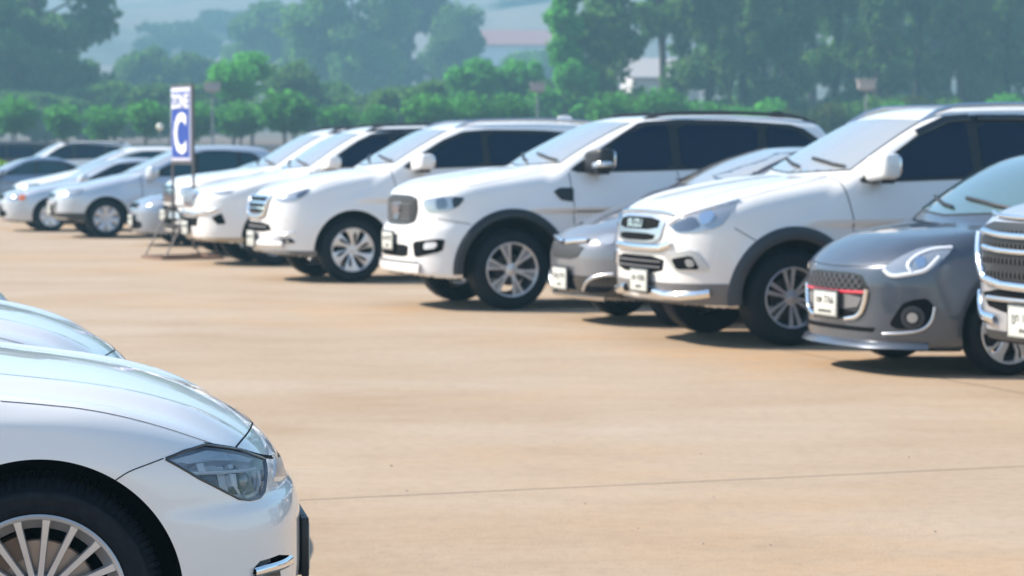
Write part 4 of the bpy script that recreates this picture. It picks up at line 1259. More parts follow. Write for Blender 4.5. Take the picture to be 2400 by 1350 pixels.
    patch2(B, 'fog_light_surround', HL['hatch_fog'], 40, 0, M['void'], car, off=0.004, thick=0.02, rnd=1, rr=0.15)
    fc = HL['hatch_fogc'][0]
    for (rr, mm, oo) in ((0.078, 'cladding', 0.012), (0.058, 'black', 0.018), (0.034, 'lens', 0.026)):
        patch2(B, 'fog_light', ellipse(fc[0], fc[1], rr, rr), 40, 0, M[mm], car, off=oo, thick=0.012, cell=0.03)
    ribbon(B, 'bumper_trim', HL['hatch_fogline'], 40, 0, 0.022, M['satin'], car, off=0.006, bulge=0.008, both=True, smooth=True, step=0.02)
    wrap(B, 'front_splitter', car, [(0.235, 0.0), (0.225, 0.025), (0.19, 0.065), (0.155, 0.115), (0.140, 0.11), (0.135, 0.0)], -70, 70, M['grey'], cx=0.30)
    xp = float(project(B.F, [(0.0, 0.47)], 0, 0, 0.0)[0][0][0])
    licence_plate(car, xp + 0.03, 0.0, 0.465, [('ขพ 7766', 0.025, 0.075), ('กรุงเทพมหานคร', -0.05, 0.03)], h=0.17)
    door_mirror(car, B, -0.42, 1.10, M['grey'], (0.15, 0.22, 0.15))
    return car, B

def car_small_two_tone(loc, rz):
    c = compact(
        deck=[(0.85, 0.74), (0.78, 0.80), (0.50, 0.895), (0.2, 1.0), (-0.1, 1.10), (-0.35, 1.20), (-0.6, 1.23), (-3.3, 1.20)],
        ws=[(1.05, -0.05), (1.21, -0.36), (1.40, -0.74), (1.62, -1.40)],
        roof=[(-0.7, 1.40), (-1.0, 1.50), (-1.4, 1.565), (-2.2, 1.58), (-3.0, 1.52), (-3.3, 1.45)],
        rear=[(0.8, -3.25), (1.2, -3.2), (1.5, -3.0), (1.65, -2.8)], tail=[(0.2, -3.1), (0.4, -3.3), (0.7, -3.3), (1.2, -3.25)], zbelt=1.15, wb=2.65, bot=[(-3.3, 0.34), (-2.8, 0.22), (0.5, 0.21), (1.0, 0.24)])
    B = Body(c)
    car = new_car('parked_car', 'low silver car with black bumper and black roof pillars, half hidden between two white off-roaders', ROW, loc, rz)
    body_mesh(B, 'body', car, [M['midgrey'], M['well'], M['black']], None, 0.028, 0.028, None)
    lower_cladding(B, car, 0.44, 0.3, 0.38, M['gloss_black'], True, False)
    wheels(car, B, 0.31, 0.2, 0.19, 'ten', M['alloy'])
    fr = [(-0.20, 1.17), (-0.5, 1.16), (-3.0, 1.22), (-2.9, 1.42), (-2.2, 1.52), (-1.5, 1.52), (-1.0, 1.45), (-0.7, 1.34)]
    windows(B, car, [[(-0.6, 1.19), (-1.4, 1.20), (-1.4, 1.48), (-1.05, 1.42)], [(-1.48, 1.2), (-2.3, 1.22), (-2.3, 1.48), (-1.48, 1.49)]], M['glass'], fr)
    patch2(B, 'roof_trim', side([(-0.45, 1.26), (-0.75, 1.38), (-1.1, 1.50), (-1.5, 1.55), (-2.6, 1.56), (-2.6, 1.50), (-1.5, 1.51), (-1.0, 1.43), (-0.6, 1.27)]), 90, 0, M['gloss_black'], car, off=0.008, thick=0.01, cell=0.1)
    windscreen(B, car, 1.25, 1.53, 0.66, 0.56, M['screen'])
    patch2(B, 'headlight', HL['tt_light'], 40, 0, M['lens'], car, off=0.006, thick=0.02, rnd=1)
    ribbon(B, 'grille_bar', HL['tt_bar'], 0, 0, 0.05, M['chrome'], car, off=0.012, bulge=0.02, both=True, smooth=True, step=0.02)
    patch(B, 'grille', [(-0.40, 0.71), (0.40, 0.71), (0.28, 0.575), (-0.28, 0.575)], 0, 0, M['mesh'], car, off=0.006, thick=0.02, rnd=1)
    patch2(B, 'fog_light_surround', HL['tt_fog'], 35, 0, M['void'], car, off=0.008, thick=0.02, rnd=1)
    patch(B, 'lower_grille', [(-0.45, 0.42), (0.45, 0.42), (0.42, 0.27), (-0.42, 0.27)], 0, 0, M['void'], car, off=0.006, thick=0.02, rnd=1)
    wrap(B, 'bumper_trim', car, [(0.262, 0.0), (0.258, 0.03), (0.225, 0.035), (0.215, 0.0)], -62, 62, M['satin'])
    ribbon(B, 'bumper_trim', HL['tt_fogline'], 35, 0, 0.03, M['satin'], car, off=0.01, bulge=0.012, both=True, smooth=True, step=0.02)
    xp = float(project(B.F, [(0.0, 0.42)], 0, 0, 0.0)[0][0][0])
    licence_plate(car, xp + 0.03, 0.0, 0.40, [('2กฎ 914', 0.025, 0.075), ('นนทบุรี', -0.05, 0.03)], h=0.19)
    door_mirror(car, B, -0.50, 1.24, M['black'], (0.15, 0.22, 0.13))
    return car, B

def car_soft_suv(loc, rz, label, m='silverw'):
    """rounded soft-roader with round-petal wheels and dark lower body"""
    c = suv(W=0.90, wb=2.62, rw=0.345, ra=0.405,
        deck=[(0.88, 0.80), (0.80, 0.86), (0.68, 0.90), (0.22, 1.00), (-0.1, 1.07), (-0.48, 1.145), (-0.7, 1.16), (-3.5, 1.15)],
        nose=[(0.25, 0.66), (0.36, 0.80), (0.5, 0.85), (0.65, 0.85), (0.78, 0.83), (0.88, 0.76), (1.0, 0.6)],
        tail=[(0.25, -3.3), (0.5, -3.46), (0.8, -3.47), (1.1, -3.42)], half=[(0.9, 0.75), (0.5, 0.84), (0.2, 0.875), (-0.4, 0.89), (-2.6, 0.89), (-3.4, 0.83)],
        bot=[(-3.5, 0.4), (-3.0, 0.26), (-0.6, 0.25), (0.45, 0.26), (0.95, 0.34)],
        ws=[(1.05, -0.28), (1.15, -0.48), (1.545, -1.33), (1.75, -1.85)],
        roof=[(-1.1, 1.53), (-1.4, 1.61), (-1.8, 1.655), (-2.4, 1.665), (-3.0, 1.62), (-3.5, 1.53)],
        rear=[(0.9, -3.42), (1.15, -3.40), (1.5, -3.15), (1.7, -2.95)], cab=[(-0.3, 0.79), (-0.9, 0.81), (-2.6, 0.81), (-3.4, 0.74)], zbelt=1.10, tumble=0.36, sec=[(0.2, 0.10), (0.32, 0.045), (0.5, 0.012), (0.7, 0.0), (0.85, 0.012), (1.0, 0.04), (1.12, 0.075), (1.25, 0.11)])
    B = Body(c)
    car = new_car('parked_car', label, ROW, loc, rz)
    body_mesh(B, 'body', car, [M[m], M['well'], M['cladding']], None, 0.036, 0.036, None)
    lower_cladding(B, car, 0.45, 0.38, 0.41, M['cladding'])
    wheels(car, B, 0.345, 0.225, 0.225, 'cap7', M['alloy'])
    fr = [(-0.72, 1.105), (-0.95, 1.09), (-3.1, 1.14), (-3.0, 1.30), (-2.75, 1.52), (-2.2, 1.565), (-1.85, 1.56), (-1.5, 1.47)]
    windows(B, car, [[(-0.98, 1.11), (-1.62, 1.12), (-1.62, 1.50), (-1.52, 1.46)], [(-1.70, 1.12), (-2.4, 1.135), (-2.45, 1.52), (-1.9, 1.53), (-1.70, 1.515)], [(-2.48, 1.135), (-3.02, 1.15), (-2.92, 1.3), (-2.68, 1.50), (-2.50, 1.515)]], M['glass_blue'], fr)
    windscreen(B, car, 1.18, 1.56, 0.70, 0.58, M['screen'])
    gap_line(B, car, side([(-0.62, 1.1), (-0.66, 0.8), (-0.62, 0.42)]), w=0.012)
    patch2(B, 'headlight', HL['soft_light'], 40, 0, M['lens'], car, off=0.006, thick=0.02, rnd=1)
    patch(B, 'grille', [(-0.36, 0.80), (0.36, 0.80), (0.30, 0.70), (-0.30, 0.70)], 0, 0, M['chrome'], car, off=0.012, thick=0.03, rnd=1)
    patch(B, 'grille_opening', [(-0.30, 0.775), (0.30, 0.775), (0.26, 0.725), (-0.26, 0.725)], 0, 0, M['void'], car, off=0.018, thick=0.02)
    patch(B, 'lower_grille', [(-0.40, 0.62), (0.40, 0.62), (0.45, 0.47), (-0.45, 0.47)], 0, 0, M['cladding_grey'], car, off=0.006, thick=0.02, rnd=1)
    wrap(B, 'bumper_trim', car, [(0.66, 0.0), (0.655, 0.03), (0.60, 0.03), (0.59, 0.0)], -40, 40, M[m])
    xp = float(project(B.F, [(0.0, 0.5)], 0, 0, 0.0)[0][0][0])
    licence_plate(car, xp + 0.03, 0.0, 0.50, [('ฐอ 547', 0.025, 0.07), ('กรุงเทพ', -0.045, 0.03)], h=0.17)
    door_mirror(car, B, -0.80, 1.17, M[m], (0.16, 0.24, 0.20), M[m])
    return car, B

def car_saloon(loc, rz, label, m='silverw', style='ten', amber=False, roof_dark=None, mesh_h=0.04, group=None, glass='glass', front=True):
    """three-box saloon"""
    c = compact(W=0.87, wb=2.62, rw=0.31, ra=0.36,
        deck=[(0.90, 0.68), (0.82, 0.74), (0.6, 0.80), (0.3, 0.855), (0.0, 0.90), (-0.35, 0.95), (-0.6, 0.97), (-2.6, 1.0), (-2.9, 1.01), (-3.4, 0.99), (-3.6, 0.9)],
        half=[(0.9, 0.70), (0.5, 0.80), (0.2, 0.845), (-0.4, 0.858), (-2.6, 0.858), (-3.5, 0.78)],
        nose=[(0.15, 0.74), (0.24, 0.83), (0.42, 0.86), (0.55, 0.865), (0.66, 0.84), (0.75, 0.76), (0.9, 0.5)],
        tail=[(0.2, -3.4), (0.4, -3.58), (0.7, -3.6), (1.0, -3.5)],
        bot=[(-3.6, 0.34), (-3.0, 0.2), (0.5, 0.18), (1.0, 0.22)],
        ws=[(0.85, -0.10), (0.96, -0.34), (1.33, -1.12), (1.5, -1.7)],
        roof=[(-0.9, 1.30), (-1.2, 1.385), (-1.7, 1.43), (-2.2, 1.41), (-2.8, 1.27), (-3.3, 1.1)],
        rear=[(0.9, -3.25), (1.0, -3.05), (1.3, -2.45), (1.5, -2.0)],
        cab=[(-0.2, 0.77), (-0.8, 0.79), (-2.4, 0.79), (-3.2, 0.70)], zbelt=0.97, tumble=0.40)
    B = Body(c)
    car = new_car('parked_car', label, group or ROW, loc, rz)
    body_mesh(B, 'body', car, [M[m], M['well'], M['cladding']], None, mesh_h, mesh_h, None)
    wheels(car, B, 0.31, 0.205, 0.195, style, M['alloy_bright'])
    fr = [(-0.50, 0.955), (-0.75, 0.945), (-2.75, 0.995), (-2.55, 1.20), (-2.2, 1.315), (-1.7, 1.34), (-1.3, 1.30)]
    windows(B, car, [[(-0.78, 0.965), (-1.5, 0.98), (-1.5, 1.30), (-1.3, 1.275)], [(-1.58, 0.98), (-2.45, 1.0), (-2.32, 1.18), (-2.1, 1.285), (-1.58, 1.305)]], M[glass], fr)
    windscreen(B, car, 0.985, 1.35, 0.66, 0.54, M['screen'])
    gap_line(B, car, side([(-0.52, 0.94), (-0.58, 0.7), (-0.55, 0.3)]), w=0.012)
    patch2(B, 'headlight', [(-0.20, 0.72), (0.20, 0.76), (0.27, 0.70), (0.10, 0.60), (-0.20, 0.60)], 40, 0, M['lens'], car, off=0.006, thick=0.02, rnd=1)
    if amber: patch2(B, 'indicator', [(0.17, 0.70), (0.30, 0.70), (0.27, 0.60), (0.15, 0.61)], 40, 0, M['amber'], car, off=0.016, thick=0.02, rnd=1)
    if front:
        patch(B, 'grille', [(-0.34, 0.71), (0.34, 0.71), (0.30, 0.60), (-0.30, 0.60)], 0, 0, M['chrome'], car, off=0.012, thick=0.03, rnd=1)
        patch(B, 'grille_opening', [(-0.29, 0.69), (0.29, 0.69), (0.26, 0.62), (-0.26, 0.62)], 0, 0, M['void'], car, off=0.018, thick=0.02)
        patch(B, 'lower_grille', [(-0.45, 0.42), (0.45, 0.42), (0.42, 0.28), (-0.42, 0.28)], 0, 0, M['void'], car, off=0.006, thick=0.02, rnd=1)
        xp = float(project(B.F, [(0.0, 0.45)], 0, 0, 0.0)[0][0][0])
        licence_plate(car, xp + 0.03, 0.0, 0.42, [('ฌม 1850', 0.025, 0.07), ('กรุงเทพ', -0.045, 0.03)], h=0.17)
    door_mirror(car, B, -0.60, 1.02, M[m], (0.15, 0.21, 0.14))
    return car, B

def car_bold_grille_pickup(loc, rz):
    """tall silver off-roader with a bold four-bar chrome grille; only its nose stands in the picture"""
    c = suv(rw=0.39, ra=0.47, nc=0.13, npow=2.8, kc=0.26,
        deck=[(1.0, 1.05), (0.94, 1.12), (0.8, 1.18), (0.45, 1.25), (0.1, 1.30), (-0.3, 1.345), (-0.6, 1.36), (-1.5, 1.35), (-3.9, 1.36)],
        nose=[(0.25, 0.80), (0.36, 0.90), (0.55, 0.93), (0.8, 0.945), (1.0, 0.94), (1.1, 0.91), (1.2, 0.80)])
    B = Body(c)
    car = new_car('parked_car', 'silver off-roader with stacked chrome grille bars, cut by the right edge of the photo', ROW, loc, rz)
    body_mesh(B, 'body', car, [M['silver'], M['well'], M['cladding']], None, 0.03, 0.03, None)
    lower_cladding(B, car, 0.40, 0.40, 0.475, M['cladding'])
    wheels(car, B, 0.39, 0.25, 0.26, 'swirl5', M['alloy_bright'])
    fr = [(-0.50, 1.35), (-0.62, 1.322), (-1.6, 1.34), (-3.45, 1.385), (-3.40, 1.50), (-3.0, 1.74), (-2.4, 1.805), (-1.75, 1.815), (-1.42, 1.79), (-1.1, 1.67)]
    windows(B, car, [[(-0.72, 1.345), (-1.62, 1.362), (-1.62, 1.765), (-1.50, 1.76), (-1.18, 1.655)], [(-1.72, 1.365), (-2.55, 1.385), (-2.62, 1.755), (-1.72, 1.77)]], M['glass'], fr)
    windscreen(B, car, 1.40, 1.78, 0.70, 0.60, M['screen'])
    patch(B, 'grille', [(-0.62, 1.075), (0.62, 1.075), (0.60, 0.80), (0.46, 0.68), (-0.46, 0.68), (-0.60, 0.80)], 0, 0, M['black'], car, off=0.008, thick=0.03, rnd=1, rr=0.1)
    for z in (1.055, 0.975, 0.885, 0.80):
        ys = np.linspace(-0.55, 0.55, 23)
        lat = MB()
        for y in ys:
            p, g = project(B.F, [(y, z - 0.045)], 0, 0, 0.012)
            lat.box(tuple(p[0]), (0.02, 0.022, 0.035), bev=0.004)
        p, g = project(B.F, [(y, z - 0.045) for y in ys], 0, 0, 0.006)
        lat.tube([tuple(q) for q in p], 0.006, 5)
        lat.build('grille_mesh', M['mesh'], car, False)
    for z, w, h in ((1.095, 0.60, 0.03), (0.995, 0.58, 0.045), (0.90, 0.55, 0.04)):
        y = np.linspace(-w, w, 15)
        ribbon(B, 'grille_bar', [(a, z + 0.02 * (abs(a) / w) ** 3) for a in y], 0, 0, h, M['chrome'], car, off=0.014, bulge=0.022)
    ribbon(B, 'grille_bar', [(-0.70, 1.0), (-0.66, 0.86), (-0.54, 0.72), (-0.3, 0.69), (0, 0.685), (0.3, 0.69), (0.54, 0.72), (0.66, 0.86), (0.70, 1.0)], 0, 0, 0.06, M['chrome'], car, off=0.014, bulge=0.025)
    xg = float(project(B.F, [(0, 1.12)], 0, 0, 0.03)[0][0][0])
    patch(B, 'badge_panel', [(-0.36, 1.165), (0.36, 1.165), (0.33, 1.095), (-0.33, 1.095)], 0, 20, M['gloss_black'], car, off=0.004, thick=0.01)
    front_text(car, 'ISUZU', 0.075, (xg - 0.03, 0.0, 1.13), M['chrome'], 0.5, 0.012, 0.003, 'badge_lettering', 1.6)
    patch2(B, 'headlight', [(-0.02, 1.05), (0.28, 1.10), (0.26, 0.96), (0.0, 0.90)], 40, 0, M['lens'], car, off=0.006, thick=0.02, rnd=1)
    patch(B, 'lower_grille', [(-0.62, 0.66), (0.62, 0.66), (0.50, 0.52), (-0.50, 0.52)], 0, 0, M['void'], car, off=0.006, thick=0.02, rnd=1)
    grille_bars(B, car, (0.60,), 0.52, 0.035, M['satin'], 0.01, 0.014)
    ribbon(B, 'bumper_trim', [(-0.78, 0.62), (-0.72, 0.52), (-0.60, 0.475), (-0.42, 0.465)], 0, 0, 0.07, M['chrome'], car, off=0.012, bulge=0.02, both=True)
    xp = float(project(B.F, [(0.0, 0.45)], 0, 0, 0.0)[0][0][0])
    licence_plate(car, xp + 0.05, 0.0, 0.475, [('ฎท 1684', 0.025, 0.08), ('สุรินทร์', -0.05, 0.035)], h=0.19, w=0.36)
    door_mirror(car, B, -0.72, 1.40, M['silver'], (0.15, 0.26, 0.21))
    return car, B
# ------------------------------------------------------------------ the near white saloon and its neighbours
NEAR = 'cars parked nose-out on the near left side'

def near_spec():
    c = compact(W=0.905, wb=2.81, rw=0.328, ra=0.380,
        deck=[(0.80, 0.570), (0.75, 0.615), (0.70, 0.655), (0.61, 0.714), (0.50, 0.766), (0.40, 0.806), (0.27, 0.846), (0.15, 0.872), (-0.12, 0.912), (-0.5, 0.968), (-0.75, 0.99), (-2.9, 1.03), (-3.3, 1.05), (-3.7, 1.02)],
        half=[(0.8, 0.73), (0.55, 0.845), (0.3, 0.885), (0.0, 0.895), (-0.8, 0.903), (-2.9, 0.905), (-3.6, 0.84)],
        sec=[(0.14, 0.085), (0.22, 0.045), (0.34, 0.018), (0.5, 0.004), (0.66, 0.0), (0.76, 0.012), (0.84, 0.038), (0.9, 0.07), (1.0, 0.13)],
        nose=[(0.12, 0.67), (0.2, 0.735), (0.33, 0.752), (0.46, 0.752), (0.53, 0.735), (0.56, 0.710), (0.60, 0.700), (0.65, 0.683), (0.70, 0.648), (0.80, 0.53)],
        tail=[(0.2, -3.5), (0.4, -3.72), (0.7, -3.74), (1.05, -3.62)],
        bot=[(-3.7, 0.34), (-3.1, 0.2), (0.5, 0.19), (1.0, 0.19)],
        ws=[(0.9, -0.52), (1.0, -0.72), (1.33, -1.42), (1.5, -1.95)],
        roof=[(-1.2, 1.30), (-1.5, 1.385), (-2.0, 1.43), (-2.5, 1.41), (-3.1, 1.25), (-3.5, 1.1)],
        rear=[(0.95, -3.5), (1.05, -3.35), (1.3, -2.8), (1.5, -2.3)],
        cab=[(-0.4, 0.78), (-1.0, 0.80), (-2.6, 0.80), (-3.4, 0.70)], zbelt=1.0, tumble=0.42,
        crown=0.055, nc=0.235, npow=2.2, kc=0.24, kt=0.085, flare=0.012, fl_w=0.09, welld=0.40)
    def ridges(x, y):
        # hood: a raised spine each side that runs back from the nose, a hollow beyond it, a lifted wing edge
        yl = 0.50 + 0.12 * sstep(0.7, -0.7, x)
        f = sstep(0.74, 0.45, x) * sstep(-1.2, -0.6, x)
        r = 0.014 * np.exp(-((y - yl) / 0.07) ** 2) - 0.010 * np.exp(-((y - yl - 0.13) / 0.07) ** 2)
        r = r + 0.012 * sstep(0.70, 0.84, y) * sstep(0.6, 0.2, x)
        return r * f
    c['extra_top'] = ridges
    def sidec(x, z):
        # crease over the arch and a soft hollow under the lamp
        return -0.008 * np.exp(-((z - 0.50) / 0.05) ** 2) * sstep(0.54, 0.66, x) + 0.006 * np.exp(-((z - 0.80) / 0.03) ** 2) * sstep(0.3, -0.1, x)
    c['extra_side'] = sidec
    return c

def boolean_cut(o, cutter):
    m = o.modifiers.new('cut', 'BOOLEAN'); m.operation = 'DIFFERENCE'; m.object = cutter; m.solver = 'EXACT'
    if hasattr(m, 'material_mode'): m.material_mode = 'TRANSFER'
    dg = bpy.context.evaluated_depsgraph_get(); dg.update()
    me = bpy.data.meshes.new_from_object(o.evaluated_get(dg))
    o.modifiers.clear()
    old = o.data; o.data = me; bpy.data.meshes.remove(old)
    me.name = o.name

def cutter_from(B, pts, az, top, depth, mat, mirror=False):
    bm = poly_grid(pts, 0.04)
    bm.verts.ensure_lookup_table()
    UV = np.array([(v.co.x, v.co.y) for v in bm.verts])
    P, G = project(B.F, UV, az, 0, 0.0)
    n, u, v3 = basis(az, 0)
    faces = [[v.index for v in f.verts] for f in bm.faces]
    bm.verts.index_update(); faces = [[v.index for v in f.verts] for f in bm.faces]
    bnd = [tuple(v.index for v in e.verts) for e in bm.edges if e.is_boundary]
    loops = {}
    for f in bm.faces:
        vs = [v.index for v in f.verts]
        for i in range(len(vs)): loops[(vs[i], vs[(i + 1) % len(vs)])] = True
    bm.free()
    N = len(P)
    T = P + n * top; D = P - n * depth
    V = np.concatenate([T, D]); F = [list(f) for f in faces] + [[i + N for i in reversed(f)] for f in faces]
    for a, b in bnd:
        if (a, b) not in loops: a, b = b, a
        F.append([b, a, a + N, b + N])
    if mirror:
        V = V.copy(); V[:, 1] *= -1; F = [list(reversed(f)) for f in F]
    me = bpy.data.meshes.new('cut'); me.from_pydata([tuple(v) for v in V], [], F)
    b2 = bmesh.new(); b2.from_mesh(me); bmesh.ops.recalc_face_normals(b2, faces=b2.faces[:]); b2.to_mesh(me); b2.free()
    me.materials.append(mat)
    o = bpy.data.objects.new('cut', me); COL.objects.link(o)
    return o

def true_normals(o, B):
    """exact skin normals after cutting"""
    me = o.data; n = len(me.vertices)
    co = np.empty(n * 3); me.vertices.foreach_get('co', co); co = co.reshape(-1, 3)
    on = np.abs(B.F(co)) < 0.0025
    g = grad(B.F, co); g /= np.maximum(np.linalg.norm(g, axis=1, keepdims=True), 1e-9)
    gt = grad(B.FT, co); gt /= np.maximum(np.linalg.norm(gt, axis=1, keepdims=True), 1e-9)
    out = [None] * len(me.loops)
    for p in me.polygons:
        fn = p.normal
        for li in p.loop_indices:
            vi = me.loops[li].vertex_index
            a = g[vi] if on[vi] else gt[vi]
            if a[0] * fn[0] + a[1] * fn[1] + a[2] * fn[2] < 0.45: a = fn
            out[li] = (float(a[0]), float(a[1]), float(a[2]))
    me.polygons.foreach_set('use_smooth', [True] * len(me.polygons))
    me.normals_split_custom_set(out)

def car_near_saloon(loc, rz, label):
    c = near_spec(); B = Body(c)
    car = new_car('parked_car', label, NEAR, loc, rz)
    body = body_mesh(B, 'body', car, [M['near_white'], M['well'], M['cladding'], M['lens_dark']], [(-3.85, 0.05), (-0.75, 0.016), (0.86, None)], 0.0165, 0.0150, None)
    hl = chaikin(HL['near_light'], 1, 0.07)
    for mir in (False, True):
        q = cutter_from(B, hl, 50, 0.10, 0.06, M['lamp_floor'], mir)
        q.parent = car; boolean_cut(body, q); bpy.data.objects.remove(q)
        q = cutter_from(B, HL['near_fog'], 50, 0.10, 0.05, M['gloss_black'], mir)
        q.parent = car; boolean_cut(body, q); bpy.data.objects.remove(q)
    true_normals(body, B)
    # wheels
    for xw in (0.0, -B.wb):
        for s in (1, -1):
            make_wheel(car, (xw, s * 0.868, 0.328), 0.328, 0.230, 0.225, 'multi', M['alloy'], s, tread=(xw == 0.0), spin=(0 if s > 0 else 0))
    u = MB(); u.box((-1.3, 0, 0.24), (2.2, 0.9, 0.10)); u.box((0.25, 0, 0.26), (0.8, 0.7, 0.14)); u.tube([(0, -0.6, 0.328), (0, 0.6, 0.328)], 0.04)
    u.build('axle', M['well'], car)
    # head lamps: pods standing in the recess under a clear cover
    for s in (1, -1):
        def P(az_uv, off):
            p, g = project(B.F, [az_uv], 50, 0, -off); q = p[0].copy(); q[1] *= s; return q
        n50, u50, v50 = basis(50, 0); u50 = u50.copy(); u50[1] *= s; n50 = n50.copy(); n50[1] *= s
        rot = Matrix(((u50[0], v50[0], n50[0]), (u50[1], v50[1], n50[1]), (u50[2], v50[2], n50[2])))
        lamp = MB()
        lens = MB(); guide = MB(); tray = MB(); chro = MB(); dark = MB(); mid = MB()
        for (uu, vv, ru) in LAMPS:
            q = P((uu, vv), 0.045)
            pts = []
            for t in range(24):
                a = 2 * math.pi * t / 24
                pts.append((math.cos(a), math.sin(a)))
            prof = [(ru * 1.25, 0.030), (ru * 1.22, 0.036), (ru * 1.0, 0.020), (ru * 0.86, 0.004), (ru * 0.84, 0.0)]
            vs = [Vector(q) + rot @ Vector((r * a, r * b, h)) for (r, h) in prof for a, b in pts]
            fs = [(i * 24 + k, i * 24 + (k + 1) % 24, (i + 1) * 24 + (k + 1) % 24, (i + 1) * 24 + k) for i in range(len(prof) - 1) for k in range(24)]
            vs = []; fs = []
            for i in range(7):
                ph = math.pi / 2 * i / 6
                for a, b in pts: vs.append(Vector(q) + rot @ Vector((ru * 0.84 * math.cos(ph) * a, ru * 0.84 * math.cos(ph) * b, 0.002 + ru * 0.55 * math.sin(ph))))
            fs = [(i * 24 + k, i * 24 + (k + 1) % 24, (i + 1) * 24 + (k + 1) % 24, (i + 1) * 24 + k) for i in range(6) for k in range(24)]
            lens.add(vs, fs)
        for line, wdt in GUIDES:
            pts = []
            for a, b in zip(line[:-1], line[1:]):
                for t in np.linspace(0, 1, 5)[:-1]: pts.append((a[0] + (b[0] - a[0]) * t, a[1] + (b[1] - a[1]) * t))
            pts.append(line[-1])
            guide.tube([tuple(P(p, 0.018)) for p in pts], wdt, 8)
        for poly, dep, kind in PODS:
            q = [P(p, dep) for p in poly]; q2 = [P(p, 0.055) for p in poly]
            k = len(q); vs = q + q2
            fs = [tuple(range(k))] + [(i, (i + 1) % k, (i + 1) % k + k, i + k) for i in range(k)]
            (tray, chro, dark, mid)[kind].add(vs, fs)
        cov = patch(B, 'headlight', hl, 50, 0, M['cover'], car, off=-0.002, thick=0, cell=0.03, mirror=(s < 0))
        tray.build('headlight_inset', M['lamp_tray'], cov, False)
        chro.build('headlight_reflector', M['lamp_cup'], cov, True, 40)
        lens.build('headlight_projector', simple('projector_glass', (0.05, 0.06, 0.075), 0.02, 0.0, 1.0, 1.0), cov)
        mid.build('headlight_louvre', M['lens_dark'], cov, False)
        dark.build('headlight_divider', M['gloss_black'], cov, False)
        guide.build('headlight_guide', M['lamp_white'], cov)
        # fog lamp slot with a chrome lower blade
    ribbon(B, 'headlight_seal', hl, 50, 0, 0.007, M['gloss_black'], car, off=0.001, both=True, step=0.015, closed=True, bulge=0.002)
    ribbon(B, 'bumper_trim', HL['near_blade'], 50, 0, 0.028, M['chrome'], car, off=0.003, bulge=0.009, both=True, step=0.015)
    patch2(B, 'fog_light', HL['near_foglamp'], 50, 0, M['cladding_grey'], car, off=-0.03, thick=0.0, cell=0.03)
    patch2(B, 'lower_intake', HL['near_intake'], 50, 0, M['black'], car, off=0.002, thick=0.002, cell=0.03)
    # kidneys
    for s in (1, -1):
        k = [(s * y, z) for y, z in [(0.045, 0.620), (0.20, 0.622), (0.26, 0.612), (0.25, 0.577), (0.05, 0.570)]]
        if s < 0: k = k[::-1]
        patch(B, 'grille', k, 0, 0, M['chrome'], car, off=0.001, thick=0.0, cell=0.03, rnd=1)
        cy = sum(p[0] for p in k) / 5; cz = sum(p[1] for p in k) / 5
        patch(B, 'grille_opening', [(cy + (p[0] - cy) * 0.84, cz + (p[1] - cz) * 0.72) for p in k], 0, 0, M['black'], car, off=0.002, thick=0.0, cell=0.03, rnd=1)
    patch2(B, 'grille_surround', HL['near_kidney'], 30, 0, M['satin'], car, off=0.003, thick=0.008, cell=0.02)
    # joints
    gap_line(B, car, HL['near_gap_wing'], 90, 0, 0.003)
    gap_line(B, car, HL['near_gap_bumper'], 90, 0, 0.003)
    gap_line(B, car, HL['near_gap_top'][:6], 50, 0, 0.012)
    nz = HL['near_gap_hood']
    ribbon(B, 'panel_seam', nz, 0, 60, 0.005, M['gap'], car, off=0.001, both=True, smooth=True, step=0.015)
    gap_line(B, car, side([(-0.42, 0.93), (-0.50, 0.75), (-0.52, 0.5), (-0.46, 0.25)]), w=0.005)
    # cabin
    fr = [(-0.95, 1.0), (-1.2, 0.985), (-3.1, 1.03), (-2.9, 1.2), (-2.5, 1.32), (-2.0, 1.345), (-1.65, 1.305)]
    windows(B, car, [[(-1.22, 1.0), (-2.0, 1.01), (-2.0, 1.315), (-1.68, 1.28)], [(-2.08, 1.01), (-2.9, 1.03), (-2.75, 1.2), (-2.45, 1.29), (-2.08, 1.315)]], M['glass'], fr)
    windscreen(B, car, 1.03, 1.35, 0.68, 0.56, M['glass'])
    door_mirror(car, B, -1.0, 1.06, M['near_white'], (0.15, 0.22, 0.14), sides=(1, -1))
    # plate on its holder
    h = MB()
    h.box((0.760, 0.0, 0.345), (0.022, 0.40, 0.175), bev=0.004)
    h.box((0.747, 0.0, 0.355), (0.012, 0.34, 0.12), bev=0.003)
    h.box((0.737, 0.10, 0.275), (0.045, 0.05, 0.05), bev=0.004); h.box((0.737, -0.10, 0.275), (0.045, 0.05, 0.05), bev=0.004)
    h.box((0.737, 0.0, 0.428), (0.05, 0.30, 0.012), bev=0.003)
    hold = h.build('plate_holder', M['black'], car)
    p = MB(); p.box((0.773, 0, 0.345), (0.004, 0.35, 0.14), bev=0.0015); p.build('licence_plate', M['plate'], hold)
    cap = MB(); v, f = superbox((0, 0, 0), (0.012, 0.004, 0.008), 0.6)
    pp, gg = project(B.F, [(-0.715, 0.385)], 90, 0, 0.001)
    return car, B
# ------------------------------------------------------------------ ground, hills, haze
def px(x, Y): return (x - 1200) / 5667 * Y
def pz(y, Y): return 1.5 + (361 - y) / 5667 * Y

